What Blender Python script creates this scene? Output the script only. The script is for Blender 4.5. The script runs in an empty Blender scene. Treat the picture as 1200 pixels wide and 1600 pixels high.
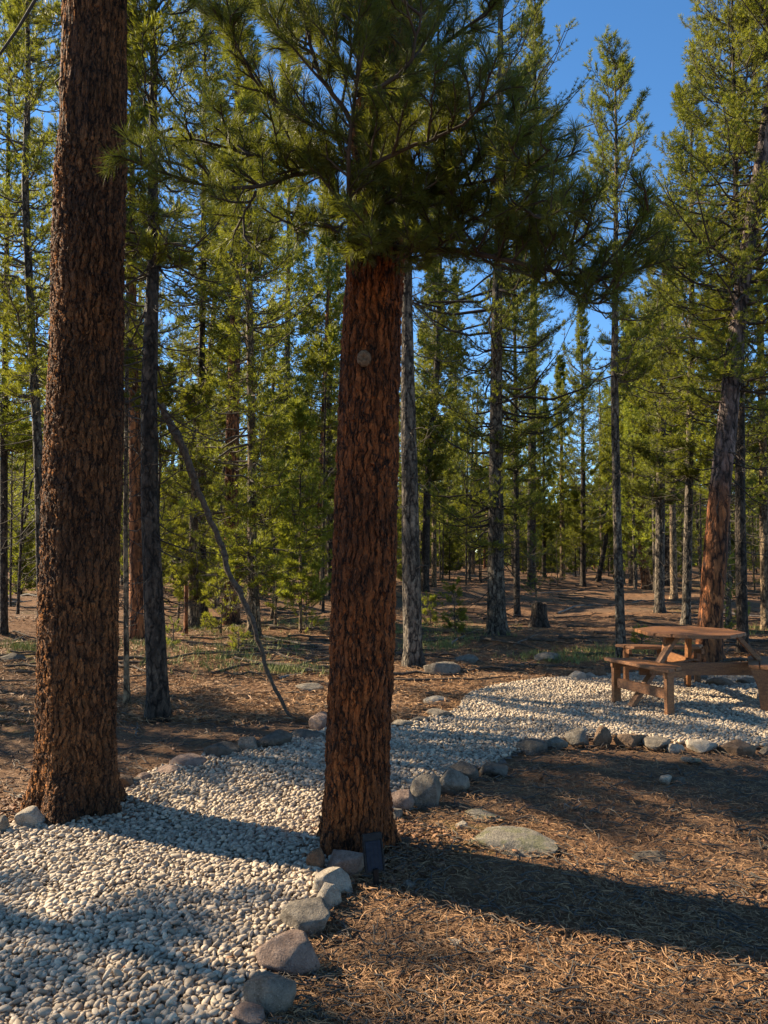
import bpy, math, random
import numpy as np
from math import sin, cos, pi, radians, sqrt, atan
from mathutils import Vector
S = bpy.context.scene
C = S.collection

# ------------------------------------------------------------------ camera
PITCH = atan(70 / 1200); CAMZ = 1.6
cam = bpy.data.objects.new('camera', bpy.data.cameras.new('camera')); C.objects.link(cam)
cam.location = (0, 0, CAMZ); cam.rotation_euler = (pi / 2 + PITCH, 0, 0)
cam.data.sensor_width = 36; cam.data.lens = 27.0; cam.data.clip_end = 1000; cam.data.clip_start = 0.05
S.camera = cam
S.render.resolution_x = 768; S.render.resolution_y = 1024

# ------------------------------------------------------------------ light
SUN_EL = radians(31); SUN_AZ = radians(-65)          # azimuth from +Y towards +X
TOSUN = Vector((sin(SUN_AZ) * cos(SUN_EL), cos(SUN_AZ) * cos(SUN_EL), sin(SUN_EL)))
W = bpy.data.worlds.new('World'); S.world = W; W.use_nodes = True
nt = W.node_tree; bg = nt.nodes['Background']
sky = nt.nodes.new('ShaderNodeTexSky'); sky.sky_type = 'NISHITA'; sky.sun_disc = False
sky.sun_elevation = SUN_EL; sky.sun_rotation = SUN_AZ; sky.altitude = 2700; sky.air_density = 1.0; sky.dust_density = 0.3; sky.ozone_density = 2.0
hs_ = nt.nodes.new('ShaderNodeHueSaturation'); hs_.inputs['Saturation'].default_value = 1.2; hs_.inputs['Hue'].default_value = .497; nt.links.new(sky.outputs[0], hs_.inputs['Color'])
nt.links.new(hs_.outputs[0], bg.inputs[0]); bg.inputs[1].default_value = 0.092
sl = bpy.data.lights.new('sun', 'SUN'); sl.energy = 5.0; sl.angle = radians(0.5); sl.color = (1.0, 0.84, 0.60)
so = bpy.data.objects.new('sun', sl); C.objects.link(so); so.rotation_euler = TOSUN.to_track_quat('Z', 'Y').to_euler()
S.view_settings.view_transform = 'Standard'; S.view_settings.look = 'None'; S.view_settings.gamma = 1
S.view_settings.exposure = 1.55

# ------------------------------------------------------------------ projection helpers
def ray(px, py):
    u = (px - 600) / 1200; v = (800 - py) / 1200
    return np.array((u, cos(PITCH) - v * sin(PITCH), sin(PITCH) + v * cos(PITCH)))
def gh(x, y):
    "ground height"
    x = np.asarray(x, float); y = np.asarray(y, float)
    far = np.clip((y - 9.5) / 10, 0, 1) + np.clip((-2.2 - x) / 4, 0, 1) * np.clip((y - 6) / 4, 0, 1)
    far = np.clip(far, 0, 1)
    h = 0.10 * np.sin(x * .55 + 1.3) * np.sin(y * .41 + .4) + 0.07 * np.sin(x * .9 - y * .63 + 2) + .05 * np.sin(y * 1.3 + x * .3)
    mound = 0.16 * np.exp(-(((x + 2.6) / 1.9) ** 2 + ((y - 12.0) / 1.6) ** 2))
    d = np.sqrt(x * x + y * y)
    rise = 0.25 * np.clip((d - 30) / 60, 0, 1)
    near = 0.018 * np.sin(x * 2.1 + .5) * np.sin(y * 1.7) + .008 * np.sin(x * 5.3 + y * 4.1)
    return far * h * (1 + .8 * np.clip((d - 15) / 40, 0, 1)) + mound + rise + near
def gp(px, py):
    "pixel -> ground point"
    d = ray(px, py); z = 0.0
    for _ in range(12):
        s = (z - CAMZ) / d[2]; x, y = d[0] * s, d[1] * s
        z = .5 * z + .5 * float(gh(x, y))
    return x, y, float(gh(x, y))
def at(px, py, Y):
    "pixel -> point on the vertical plane at distance Y"
    d = ray(px, py); s = Y / d[1]
    return np.array((d[0] * s, Y, CAMZ + d[2] * s))
def mpp(px, py, Y):
    return Y / ray(px, py)[1] / 1200.0

# ------------------------------------------------------------------ numpy noise
def _hash(i, j, k, seed):
    h = (i * 374761393 + j * 668265263 + k * 2147483647 + seed * 974634777) & 0xffffffff
    h = ((h ^ (h >> 13)) * 1274126177) & 0xffffffff
    return ((h ^ (h >> 16)) & 0xffff) / 65535.0
def vnoise(p, seed=0):
    p = np.asarray(p, float); i = np.floor(p).astype(np.int64); f = p - i; f = f * f * (3 - 2 * f)
    r = 0
    for a in (0, 1):
        for b in (0, 1):
            for c in (0, 1):
                w = (f[..., 0] if a else 1 - f[..., 0]) * (f[..., 1] if b else 1 - f[..., 1]) * (f[..., 2] if c else 1 - f[..., 2])
                r = r + w * _hash(i[..., 0] + a, i[..., 1] + b, i[..., 2] + c, seed)
    return r * 2 - 1
def fbm(p, seed=0, o=4):
    r = 0; a = .5; p = np.asarray(p, float)
    for k in range(o):
        r = r + a * vnoise(p * 2 ** k + k * 7.3, seed + k); a *= .5
    return r

# ------------------------------------------------------------------ object helpers
def link(name, me, parent=None, loc=(0, 0, 0)):
    o = bpy.data.objects.new(name, me); C.objects.link(o); o.location = loc
    if parent is not None: o.parent = parent
    return o
def tag(o, label=None, cat=None, group=None, kind=None):
    if label: o['label'] = label
    if cat: o['category'] = cat
    if group: o['group'] = group
    if kind: o['kind'] = kind
    return o
def thing(name, label, cat, loc=(0, 0, 0), group=None):
    return tag(link(name, None, None, loc), label, cat, group)
def npmesh(name, V, F, mat, smooth=False):
    V = np.asarray(V, np.float32).reshape(-1, 3); F = np.asarray(F, np.int32)
    k = F.shape[1]; me = bpy.data.meshes.new(name)
    me.vertices.add(len(V)); me.vertices.foreach_set('co', V.ravel())
    me.loops.add(F.size); me.loops.foreach_set('vertex_index', F.ravel())
    me.polygons.add(len(F)); me.polygons.foreach_set('loop_start', np.arange(0, F.size, k, dtype=np.int32))
    me.polygons.foreach_set('loop_total', np.full(len(F), k, np.int32))
    if smooth: me.polygons.foreach_set('use_smooth', np.ones(len(F), bool))
    me.materials.append(mat); me.update(calc_edges=True)
    return me
def nrm(a):
    return a / (np.linalg.norm(a, axis=-1, keepdims=True) + 1e-9)
def tubes(P, R, n=3):
    "P (T,K,3) centre lines, R (T,K) radii -> quads"
    P = np.asarray(P, float); R = np.asarray(R, float); T, K, _ = P.shape
    t = np.gradient(P, axis=1); t = nrm(t)
    ref = np.where(np.abs(t[..., 2:3]) > .8, np.array((1., 0, 0)), np.array((0, 0, 1.)))
    if K: ref = np.repeat(ref[:, :1], K, 1)
    a = nrm(np.cross(t, ref)); b = np.cross(t, a)
    th = np.arange(n) * 2 * pi / n
    V = P[:, :, None] + R[:, :, None, None] * (a[:, :, None] * np.cos(th)[:, None] + b[:, :, None] * np.sin(th)[:, None])
    idx = np.arange(T * K * n).reshape(T, K, n)
    A = idx[:, :-1]; B = idx[:, 1:]
    F = np.stack([A, np.roll(A, -1, 2), np.roll(B, -1, 2), B], -1).reshape(-1, 4)
    return V.reshape(-1, 3), F
def merge(parts):
    Vs, Fs, n = [], [], 0
    for V, F in parts:
        Vs.append(V); Fs.append(F + n); n += len(V)
    return np.concatenate(Vs), np.concatenate(Fs)
def blades(rng, P, D, nb, ln, wd, spread=.8, lenvar=.3):
    "needle blades (kites) from every point P leaning along D"
    N = len(P); P = np.repeat(P, nb, 0); D = np.repeat(D, nb, 0); M = len(P)
    r = nrm(rng.normal(size=(M, 3))); d = nrm(D + r * spread)
    w = nrm(np.cross(d, rng.normal(size=(M, 3))))
    l = (ln * (1 - lenvar * rng.random(M)))[:, None]; w = w * (wd * .5)
    m = P + d * l * .4
    V = np.stack([P, m + w, P + d * l, m - w], 1).reshape(-1, 3)
    return V, np.arange(M * 4).reshape(-1, 4)

# ------------------------------------------------------------------ materials
def mat(name):
    m = bpy.data.materials.new(name); m.use_nodes = True
    n = m.node_tree.nodes; b = n['Principled BSDF']; return m, m.node_tree, b
def nd(t, kind, **kw):
    n = t.nodes.new(kind)
    for k, v in kw.items():
        if k in n.inputs: n.inputs[k].default_value = v
        else: setattr(n, k, v)
    return n
def ramp(t, stops, src=None, interp='LINEAR'):
    n = t.nodes.new('ShaderNodeValToRGB'); n.color_ramp.interpolation = interp
    e = n.color_ramp.elements
    while len(e) < len(stops): e.new(.5)
    for i, (p, c) in enumerate(stops):
        e[i].position = p; e[i].color = (*c, 1) if len(c) == 3 else c
    if src is not None: t.links.new(src, n.inputs[0])
    return n
def mix(t, f, a, b, mode='MIX'):
    n = t.nodes.new('ShaderNodeMix'); n.data_type = 'RGBA'; n.blend_type = mode
    for s, v in ((0, f), (6, a), (7, b)):
        if hasattr(v, 'is_output'): t.links.new(v, n.inputs[s])
        else: n.inputs[s].default_value = v if s == 0 else (*v, 1)
    return n.outputs[2]
def coord(t, scale=(1, 1, 1), kind='Object'):
    c = t.nodes.new('ShaderNodeTexCoord'); m = t.nodes.new('ShaderNodeMapping'); m.inputs['Scale'].default_value = scale
    t.links.new(c.outputs[kind], m.inputs['Vector']); return m.outputs[0]
def noise(t, vec, scale, detail=4, rough=.55):
    n = nd(t, 'ShaderNodeTexNoise', Scale=scale, Detail=detail, Roughness=rough); t.links.new(vec, n.inputs['Vector']); return n
def math_(t, op, a, b=None):
    n = t.nodes.new('ShaderNodeMath'); n.operation = op
    for i, v in enumerate((a, b)):
        if v is None: continue
        if hasattr(v, 'is_output'): t.links.new(v, n.inputs[i])
        else: n.inputs[i].default_value = v
    return n.outputs[0]
def bump(t, h, b, dist=.01, strength=1.0):
    n = nd(t, 'ShaderNodeBump', Distance=dist, Strength=strength); t.links.new(h, n.inputs['Height']); t.links.new(n.outputs[0], b.inputs['Normal'])

def needle_mat(name, dark, light, trans=.35, hue=.03):
    m, t, b = mat(name)
    v = coord(t); n = noise(t, v, 2.2, 3); n2 = noise(t, v, 14, 2)
    f = math_(t, 'ADD', math_(t, 'MULTIPLY', n.outputs[0], .6), math_(t, 'MULTIPLY', n2.outputs[0], .4))
    r = ramp(t, [(.36, dark), (.62, light)], f)
    oi = t.nodes.new('ShaderNodeObjectInfo'); h = nd(t, 'ShaderNodeHueSaturation')
    t.links.new(math_(t, 'ADD', math_(t, 'MULTIPLY', oi.outputs['Random'], hue), .5 - hue / 2), h.inputs['Hue'])
    t.links.new(math_(t, 'ADD', math_(t, 'MULTIPLY', oi.outputs['Random'], .4), .8), h.inputs['Value'])
    t.links.new(r.outputs[0], h.inputs['Color'])
    t.links.new(h.outputs[0], b.inputs['Base Color']); b.inputs['Roughness'].default_value = .55
    b.inputs['Specular IOR Level'].default_value = .35
    tr = t.nodes.new('ShaderNodeBsdfTranslucent'); t.links.new(mix(t, .5, h.outputs[0], (.32, .32, .02)), tr.inputs[0])
    ms = t.nodes.new('ShaderNodeMixShader'); ms.inputs[0].default_value = trans
    out = t.nodes['Material Output']; t.links.new(b.outputs[0], ms.inputs[1]); t.links.new(tr.outputs[0], ms.inputs[2]); t.links.new(ms.outputs[0], out.inputs[0])
    return m
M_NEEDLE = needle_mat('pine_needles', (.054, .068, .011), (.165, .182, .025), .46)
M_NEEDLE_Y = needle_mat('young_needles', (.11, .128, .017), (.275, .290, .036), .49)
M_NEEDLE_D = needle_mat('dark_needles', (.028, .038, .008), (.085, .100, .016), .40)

def bark_mat(name, plate, plate2, furrow, sc=(1, 1, .35), scale=38, disp=0.0, dist=.012):
    m, t, b = mat(name)
    v0 = coord(t); n0 = noise(t, v0, 9, 4)
    add = nd(t, 'ShaderNodeVectorMath', operation='MULTIPLY_ADD')
    t.links.new(n0.outputs['Color'], add.inputs[0]); add.inputs[1].default_value = (.055,) * 3; t.links.new(v0, add.inputs[2])
    mp = nd(t, 'ShaderNodeMapping'); mp.inputs['Scale'].default_value = sc; t.links.new(add.outputs[0], mp.inputs[0]); v = mp.outputs[0]
    vo = nd(t, 'ShaderNodeTexVoronoi', feature='DISTANCE_TO_EDGE', Scale=scale); t.links.new(v, vo.inputs['Vector'])
    n9 = noise(t, v0, 4.5, 5, .6); ad2 = nd(t, 'ShaderNodeVectorMath', operation='MULTIPLY_ADD'); t.links.new(n9.outputs['Color'], ad2.inputs[0]); ad2.inputs[1].default_value = (.12, .12, .25); t.links.new(v0, ad2.inputs[2])
    mp2 = nd(t, 'ShaderNodeMapping'); mp2.inputs['Scale'].default_value = (1, 1, sc[2] * .5); t.links.new(ad2.outputs[0], mp2.inputs[0])
    vb = nd(t, 'ShaderNodeTexVoronoi', feature='DISTANCE_TO_EDGE', Scale=scale * .42); t.links.new(mp2.outputs[0], vb.inputs['Vector'])
    vc = nd(t, 'ShaderNodeTexVoronoi', feature='F1', Scale=scale); t.links.new(v, vc.inputs['Vector'])
    nf = noise(t, v, scale * 1.6, 5, .65)
    e1 = ramp(t, [(0, (0, 0, 0)), (.28, (1, 1, 1))], vo.outputs[0]).outputs[0]
    e2 = ramp(t, [(0, (0, 0, 0)), (.22, (1, 1, 1))], vb.outputs[0]).outputs[0]
    h = math_(t, 'ADD', math_(t, 'MULTIPLY', e1, .30), math_(t, 'MULTIPLY', e2, .48))
    sep = t.nodes.new('ShaderNodeSeparateColor'); t.links.new(vc.outputs['Color'], sep.inputs[0])
    h = math_(t, 'ADD', h, math_(t, 'MULTIPLY', sep.outputs[0], .20))
    h = math_(t, 'ADD', h, math_(t, 'MULTIPLY', nf.outputs[0], .35))
    big = noise(t, v0, 3.2, 3)
    col = mix(t, ramp(t, [(.40, (0, 0, 0)), (.62, (1, 1, 1))], big.outputs[0]).outputs[0], plate, plate2)
    fl = ramp(t, [(.3, (0, 0, 0)), (.75, (1, 1, 1))], nf.outputs[0]).outputs[0]
    col = mix(t, math_(t, 'MULTIPLY', fl, .6), col, tuple(min(1, c * 2.2) for c in plate))
    col = mix(t, 1.0, col, ramp(t, [(0, (.45, .45, .46)), (.5, (.85, .85, .85)), (1, (1.3, 1.28, 1.25))], sep.outputs[1]).outputs[0], 'MULTIPLY')
    bl = noise(t, v0, 1.3, 4); col = mix(t, ramp(t, [(.42, (0, 0, 0)), (.6, (.75, .75, .75))], bl.outputs[0]).outputs[0], col, mix(t, 1.0, col, (.45, .48, .52), 'MULTIPLY'))
    cr = ramp(t, [(.34, (0, 0, 0)), (.86, (1, 1, 1))], h).outputs[0]
    col = mix(t, cr, furrow, col)
    t.links.new(col, b.inputs['Base Color']); b.inputs['Roughness'].default_value = .85
    b.inputs['Specular IOR Level'].default_value = .25
    if disp:
        dn = nd(t, 'ShaderNodeDisplacement', Midlevel=1.0, Scale=disp); t.links.new(h, dn.inputs['Height'])
        t.links.new(dn.outputs[0], t.nodes['Material Output'].inputs['Displacement'])
        m.displacement_method = 'BOTH'
    else:
        bump(t, h, b, dist)
    return m
M_BARK_A = bark_mat('bark_brown', (.150, .064, .023), (.055, .030, .018), (.006, .003, .002), (1, 1, .32), 64, .028)
M_BARK_B = bark_mat('bark_red_brown', (.225, .066, .016), (.072, .028, .012), (.006, .003, .0015), (1, 1, .27), 64, .026)
M_BARK_GREY = bark_mat('bark_grey', (.15, .118, .085), (.085, .066, .048), (.012, .009, .007), (1, 1, .5), 24, 0, .02)
M_BARK_DARK = bark_mat('bark_dark', (.075, .054, .038), (.045, .034, .025), (.008, .006, .004), (1, 1, .5), 26, 0, .02)
M_BARK_ORANGE = bark_mat('bark_orange', (.30, .115, .042), (.17, .07, .03), (.02, .009, .006), (1, 1, .3), 20, 0, .03)
M_BARK_SPLIT = bark_mat('bark_orange_below_grey_above', (.30, .105, .036), (.18, .07, .028), (.02, .009, .006), (1, 1, .3), 18, 0, .035)
def _split(m):
    t = m.node_tree; b = t.nodes['Principled BSDF']; l = b.inputs['Base Color'].links[0]; src = l.from_socket; tc = t.nodes.new('ShaderNodeTexCoord'); sx = t.nodes.new('ShaderNodeSeparateXYZ'); t.links.new(tc.outputs['Object'], sx.inputs[0])
    n = noise(t, tc.outputs['Object'], 3, 4); z = math_(t, 'ADD', sx.outputs[2], math_(t, 'MULTIPLY', n.outputs[0], 2.2)); f = ramp(t, [(.27, (0, 0, 0)), (.36, (1, 1, 1))], math_(t, 'MULTIPLY', z, .085)).outputs[0]
    hs = nd(t, 'ShaderNodeHueSaturation', Saturation=.45, Value=.55); t.links.new(src, hs.inputs['Color']); t.links.new(mix(t, f, src, hs.outputs[0]), b.inputs['Base Color'])
_split(M_BARK_SPLIT)
M_BARK_TAN = bark_mat('bark_tan', (.24, .165, .095), (.13, .088, .052), (.025, .016, .010), (1, 1, .5), 26, 0, .015)
def simple(name, c, rough=.8, var=.35, sc=18, spec=.3, bd=0):
    m, t, b = mat(name); n = noise(t, coord(t), sc, 5)
    r = ramp(t, [(.3, tuple(x * (1 - var) for x in c)), (.7, tuple(min(1, x * (1 + var)) for x in c))], n.outputs[0])
    t.links.new(r.outputs[0], b.inputs['Base Color']); b.inputs['Roughness'].default_value = rough; b.inputs['Specular IOR Level'].default_value = spec
    if bd: bump(t, n.outputs[0], b, bd)
    return m
M_TWIG = simple('dead_twig', (.085, .07, .055), .9)
M_TWIG_D = simple('dark_branch', (.045, .033, .024), .9)
M_DEAD = simple('dead_bark', (.085, .062, .044), .9, .55, 30, .2, .008)
M_STICK = simple('weathered_stick', (.22, .185, .15), .9, .4, 30, .2, .004)

def ground_mat():
    m, t, b = mat('needle_duff')
    v = coord(t); big = noise(t, v, .55, 5); mid = noise(t, v, 5, 5, .65); fine = noise(t, v, 60, 4, .7)
    wv = coord(t, (1, 1, 1)); st = nd(t, 'ShaderNodeTexVoronoi', feature='DISTANCE_TO_EDGE', Scale=22.0)
    t.links.new(wv, st.inputs['Vector'])
    c = ramp(t, [(.25, (.060, .028, .013)), (.5, (.130, .064, .030)), (.75, (.26, .140, .068))], mid.outputs[0]).outputs[0]
    c = mix(t, ramp(t, [(.35, (0, 0, 0)), (.7, (.8, .8, .8))], fine.outputs[0]).outputs[0], c, (.27, .16, .095))
    c = mix(t, ramp(t, [(.45, (0, 0, 0)), (.66, (.65, .65, .65))], big.outputs[0]).outputs[0], c, (.12, .085, .06))
    gr = noise(t, v, .32, 4); gr2 = noise(t, v, 9, 3)
    gm = math_(t, 'MULTIPLY', ramp(t, [(.56, (0, 0, 0)), (.66, (1, 1, 1))], gr.outputs[0]).outputs[0], ramp(t, [(.48, (0, 0, 0)), (.6, (.7, .7, .7))], gr2.outputs[0]).outputs[0])
    c = mix(t, gm, c, (.09, .11, .03))
    t.links.new(c, b.inputs['Base Color']); b.inputs['Roughness'].default_value = .95; b.inputs['Specular IOR Level'].default_value = .1
    h = math_(t, 'ADD', math_(t, 'MULTIPLY', mid.outputs[0], 1.0), math_(t, 'MULTIPLY', fine.outputs[0], .35))
    bump(t, h, b, .05); return m
M_GROUND = ground_mat()
def litter_mat(name, a, c2):
    m, t, b = mat(name); g = nd(t, 'ShaderNodeNewGeometry')
    n = noise(t, coord(t), 1.1, 3)
    f = math_(t, 'ADD', math_(t, 'MULTIPLY', g.outputs['Random Per Island'], .7), math_(t, 'MULTIPLY', n.outputs[0], .45))
    r = ramp(t, [(.1, a), (.5, tuple((x + y) / 2 for x, y in zip(a, c2))), (.95, c2)], f)
    t.links.new(r.outputs[0], b.inputs['Base Color']); b.inputs['Roughness'].default_value = .65; b.inputs['Specular IOR Level'].default_value = .25
    return m
M_LITTER = litter_mat('fallen_needles', (.090, .038, .015), (.43, .245, .115))
M_GRASS = litter_mat('grass_blades', (.07, .10, .02), (.30, .30, .09))
M_PEBBLE = litter_mat('pebbles', (.165, .120, .080), (.52, .415, .295))
M_BED = simple('gravel_bed', (.20, .17, .145), .95, .4, 40, .1, .02)
def rock_mat(name, a, c2, moss=None):
    m, t, b = mat(name); v = coord(t)
    n = noise(t, v, 16, 7, .7); s = noise(t, v, 110, 4, .75)
    c = ramp(t, [(.3, a), (.68, c2)], n.outputs[0]).outputs[0]
    c = mix(t, ramp(t, [(.56, (0, 0, 0)), (.72, (.7, .7, .7))], s.outputs[0]).outputs[0], c, tuple(x * .35 for x in a))
    c = mix(t, ramp(t, [(.60, (0, 0, 0)), (.74, (.6, .6, .6))], noise(t, v, 150, 2).outputs[0]).outputs[0], c, tuple(min(.8, x * 1.5) for x in c2))
    if moss:
        k = noise(t, v, 11, 5, .7); c = mix(t, ramp(t, [(.47, (0, 0, 0)), (.60, (.6, .6, .6))], k.outputs[0]).outputs[0], c, moss)
    t.links.new(c, b.inputs['Base Color']); b.inputs['Roughness'].default_value = .85; b.inputs['Specular IOR Level'].default_value = .25
    h = math_(t, 'ADD', n.outputs[0], math_(t, 'MULTIPLY', s.outputs[0], .35)); bump(t, h, b, .045); return m
R_GREY = rock_mat('granite_grey', (.10, .080, .058), (.34, .28, .21))
R_PALE = rock_mat('granite_pale', (.24, .195, .145), (.56, .47, .36))
R_PINK = rock_mat('granite_pink', (.17, .105, .075), (.40, .28, .21))
R_BROWN = rock_mat('sandstone_brown', (.11, .064, .036), (.28, .18, .11))
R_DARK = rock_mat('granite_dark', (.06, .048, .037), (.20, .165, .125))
R_MOSS = rock_mat('lichen_boulder', (.11, .095, .075), (.34, .295, .23), (.15, .15, .055))
def wood_mat():
    m, t, b = mat('stained_wood'); v = coord(t, (1, 1, 1)); n = noise(t, coord(t, (3, 3, 3)), 2, 3)
    oi = t.nodes.new('ShaderNodeObjectInfo')
    gr = noise(t, coord(t, (40, 6, 40)), 2.0, 6, .65); g2 = noise(t, coord(t, (6, 40, 40)), 1.5, 5, .6)
    f = math_(t, 'MULTIPLY', math_(t, 'ADD', gr.outputs[0], g2.outputs[0]), .5)
    c = ramp(t, [(.33, (.045, .017, .005)), (.50, (.19, .074, .020)), (.74, (.40, .185, .060))], f).outputs[0]
    c = mix(t, math_(t, 'MULTIPLY', oi.outputs['Random'], .3), c, (.12, .05, .03))
    t.links.new(c, b.inputs['Base Color']); b.inputs['Roughness'].default_value = .55; bump(t, f, b, .004); return m
M_WOOD = wood_mat()

# ------------------------------------------------------------------ ground sheet
def graded(lo, a, b, hi, step, grow):
    v = [a]
    while v[-1] < b: v.append(v[-1] + step)
    s = step
    while v[-1] < hi: s = min(s * grow, 6); v.append(v[-1] + s)
    s = step; w = [a]
    while w[-1] > lo: s = min(s * grow, 6); w.append(w[-1] - s)
    return np.array(w[:0:-1] + v)
gx = graded(-260, -4.5, 5.5, 260, .07, 1.07); gy = graded(-60, 1.5, 14, 420, .07, 1.06)
X, Y = np.meshgrid(gx, gy); Z = gh(X, Y) - .012
far_ = np.clip((Y - 8) / 6, 0, 1); Z = Z + far_ * .09 * fbm(np.stack([X * .9, Y * .9, X * 0], -1), 13, 4) * (Y < 60)
Z = Z + .012 * fbm(np.stack([X * 2.5, Y * 2.5, X * 0], -1), 3, 4) * 2 * (np.abs(X) < 30)
nx, ny = len(gx), len(gy); idx = np.arange(nx * ny).reshape(ny, nx)
F = np.stack([idx[:-1, :-1], idx[:-1, 1:], idx[1:, 1:], idx[1:, :-1]], -1).reshape(-1, 4)
tag(link('ground', npmesh('ground', np.stack([X, Y, Z], -1), F, M_GROUND, True)), kind='structure')

# ------------------------------------------------------------------ gravel path
PATH_PX = [(-420, 1420), (-150, 1330), (0, 1297), (75, 1282), (180, 1235), (215, 1222), (255, 1202), (300, 1190), (345, 1176), (400, 1166), (440, 1156), (500, 1146),
           (560, 1140), (620, 1136), (660, 1128), (692, 1118), (716, 1112), (722, 1098), (735, 1085), (800, 1069), (850, 1063), (900, 1060), (950, 1056), (1010, 1050), (1075, 1050),
           (1130, 1056), (1190, 1062), (1300, 1066), (1420, 1085), (1480, 1120), (1400, 1165), (1200, 1170), (1110, 1168), (1040, 1163), (990, 1155), (940, 1150),
           (900, 1156), (868, 1160), (830, 1168), (800, 1182), (765, 1197), (725, 1210), (690, 1228), (640, 1250), (612, 1275), (600, 1310), (560, 1345), (520, 1350), (510, 1375), (500, 1400), (478, 1440),
           (450, 1480), (410, 1530), (380, 1590), (340, 1680), (280, 1850), (200, 2300), (-700, 2300), (-700, 1700)]
PATH = np.array([gp(*q)[:2] for q in PATH_PX])
def inside(x, y, poly=PATH):
    r = np.zeros(np.shape(x), bool); n = len(poly); j = n - 1
    for i in range(n):
        xi, yi = poly[i]; xj, yj = poly[j]
        c = ((yi > y) != (yj > y)) & (x < (xj - xi) * (y - yi) / (yj - yi + 1e-12) + xi); r ^= c; j = i
    return r
def path_bed():
    gx = np.arange(-3.6, 6.6, .06); gy = np.arange(1.0, 12.5, .06); X, Y = np.meshgrid(gx, gy); n, m = X.shape
    idx = np.arange(n * m).reshape(n, m); cx = (X[:-1, :-1] + .03); cy = Y[:-1, :-1] + .03
    k = inside(cx + .03 * np.sin(cy * 9), cy + .03 * np.sin(cx * 8))
    F = np.stack([idx[:-1, :-1], idx[:-1, 1:], idx[1:, 1:], idx[1:, :-1]], -1)[k]
    Z = gh(X, Y) + .006 + .004 * fbm(np.stack([X * 4, Y * 4, X * 0], -1), 5, 3)
    return npmesh('gravel_bed', np.stack([X, Y, Z], -1), F, M_BED, True)
tag(link('gravel_path', path_bed()), kind='structure')

def ico(n):
    import bmesh
    bm = bmesh.new(); bmesh.ops.create_icosphere(bm, subdivisions=n, radius=1)
    V = np.array([v.co[:] for v in bm.verts]); F = np.array([[v.index for v in f.verts] for f in bm.faces]); bm.free(); return V, F
def rotmats(rng, n, tilt=.5):
    a = rng.random(n) * 2 * pi; ax = nrm(np.stack([rng.normal(size=n), rng.normal(size=n), rng.normal(size=n) * .3], 1)); t = rng.normal(size=n) * tilt
    K = np.zeros((n, 3, 3)); K[:, 0, 1] = -ax[:, 2]; K[:, 0, 2] = ax[:, 1]; K[:, 1, 0] = ax[:, 2]; K[:, 1, 2] = -ax[:, 0]; K[:, 2, 0] = -ax[:, 1]; K[:, 2, 1] = ax[:, 0]
    R = np.eye(3) + np.sin(t)[:, None, None] * K + (1 - np.cos(t))[:, None, None] * (K @ K)
    Z = np.zeros((n, 3, 3)); Z[:, 0, 0] = np.cos(a); Z[:, 0, 1] = -np.sin(a); Z[:, 1, 0] = np.sin(a); Z[:, 1, 1] = np.cos(a); Z[:, 2, 2] = 1
    return R @ Z
def scatter(rng, V, F, P, R, Sc):
    W = np.einsum('nij,nkj->nki', R, V[None] * Sc[:, None, :]) + P[:, None]
    n = len(P); Fo = (F[None] + (np.arange(n) * len(V))[:, None, None]).reshape(-1, F.shape[1]); return W.reshape(-1, 3), Fo
def pebbles():
    rng = np.random.default_rng(4); parts = []
    for (y0, y1, pitch, sub, big) in ((.9, 5.0, .0260, 2, .66), (5.0, 12.5, .032, 1, .82)):
        gx = np.arange(-3.6, 6.6, pitch); gy = np.arange(y0, y1, pitch); X, Y = np.meshgrid(gx, gy); X = X.ravel(); Y = Y.ravel()
        X = np.concatenate([X, X + pitch / 2, X]); Y = np.concatenate([Y, Y + pitch / 2, Y + pitch / 3]); lay = np.repeat([0, .012, .018], len(gx) * len(gy))
        X = X + rng.normal(size=len(X)) * pitch * .28; Y = Y + rng.normal(size=len(Y)) * pitch * .28
        k = inside(X, Y) & (np.abs(X) < .52 * Y + 1.1) & (rng.random(len(X)) < np.where(lay > .015, .45, 1)); X, Y, lay = X[k], Y[k], lay[k]
        n = len(X); sz = np.clip(rng.lognormal(0, .22, n), .55, 1.6)[:, None] * big
        Sc = sz * np.array([.0235, .0165, .0115]) * (1 + .22 * rng.normal(size=(n, 3))).clip(.6, 1.5)
        P = np.stack([X, Y, gh(X, Y) + .010 + lay + rng.random(n) * .008], 1); R = rotmats(rng, n, .55)
        V0, F0 = ico(sub); vs = rng.integers(0, 6, n)
        for q in range(6):
            dv = nrm(V0) * (1 + .22 * vnoise(V0 * 1.3 + q * 9.1, q))[:, None]; s = vs == q
            parts.append(scatter(rng, dv, F0, P[s], R[s], Sc[s]))
    V, F = merge(parts); print('pebble faces', len(F)); return npmesh('gravel', V, F, M_PEBBLE, True)
tag(link('gravel', pebbles()), 'pale rounded river pebbles covering the path and table pad', 'gravel', kind='stuff')

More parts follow.
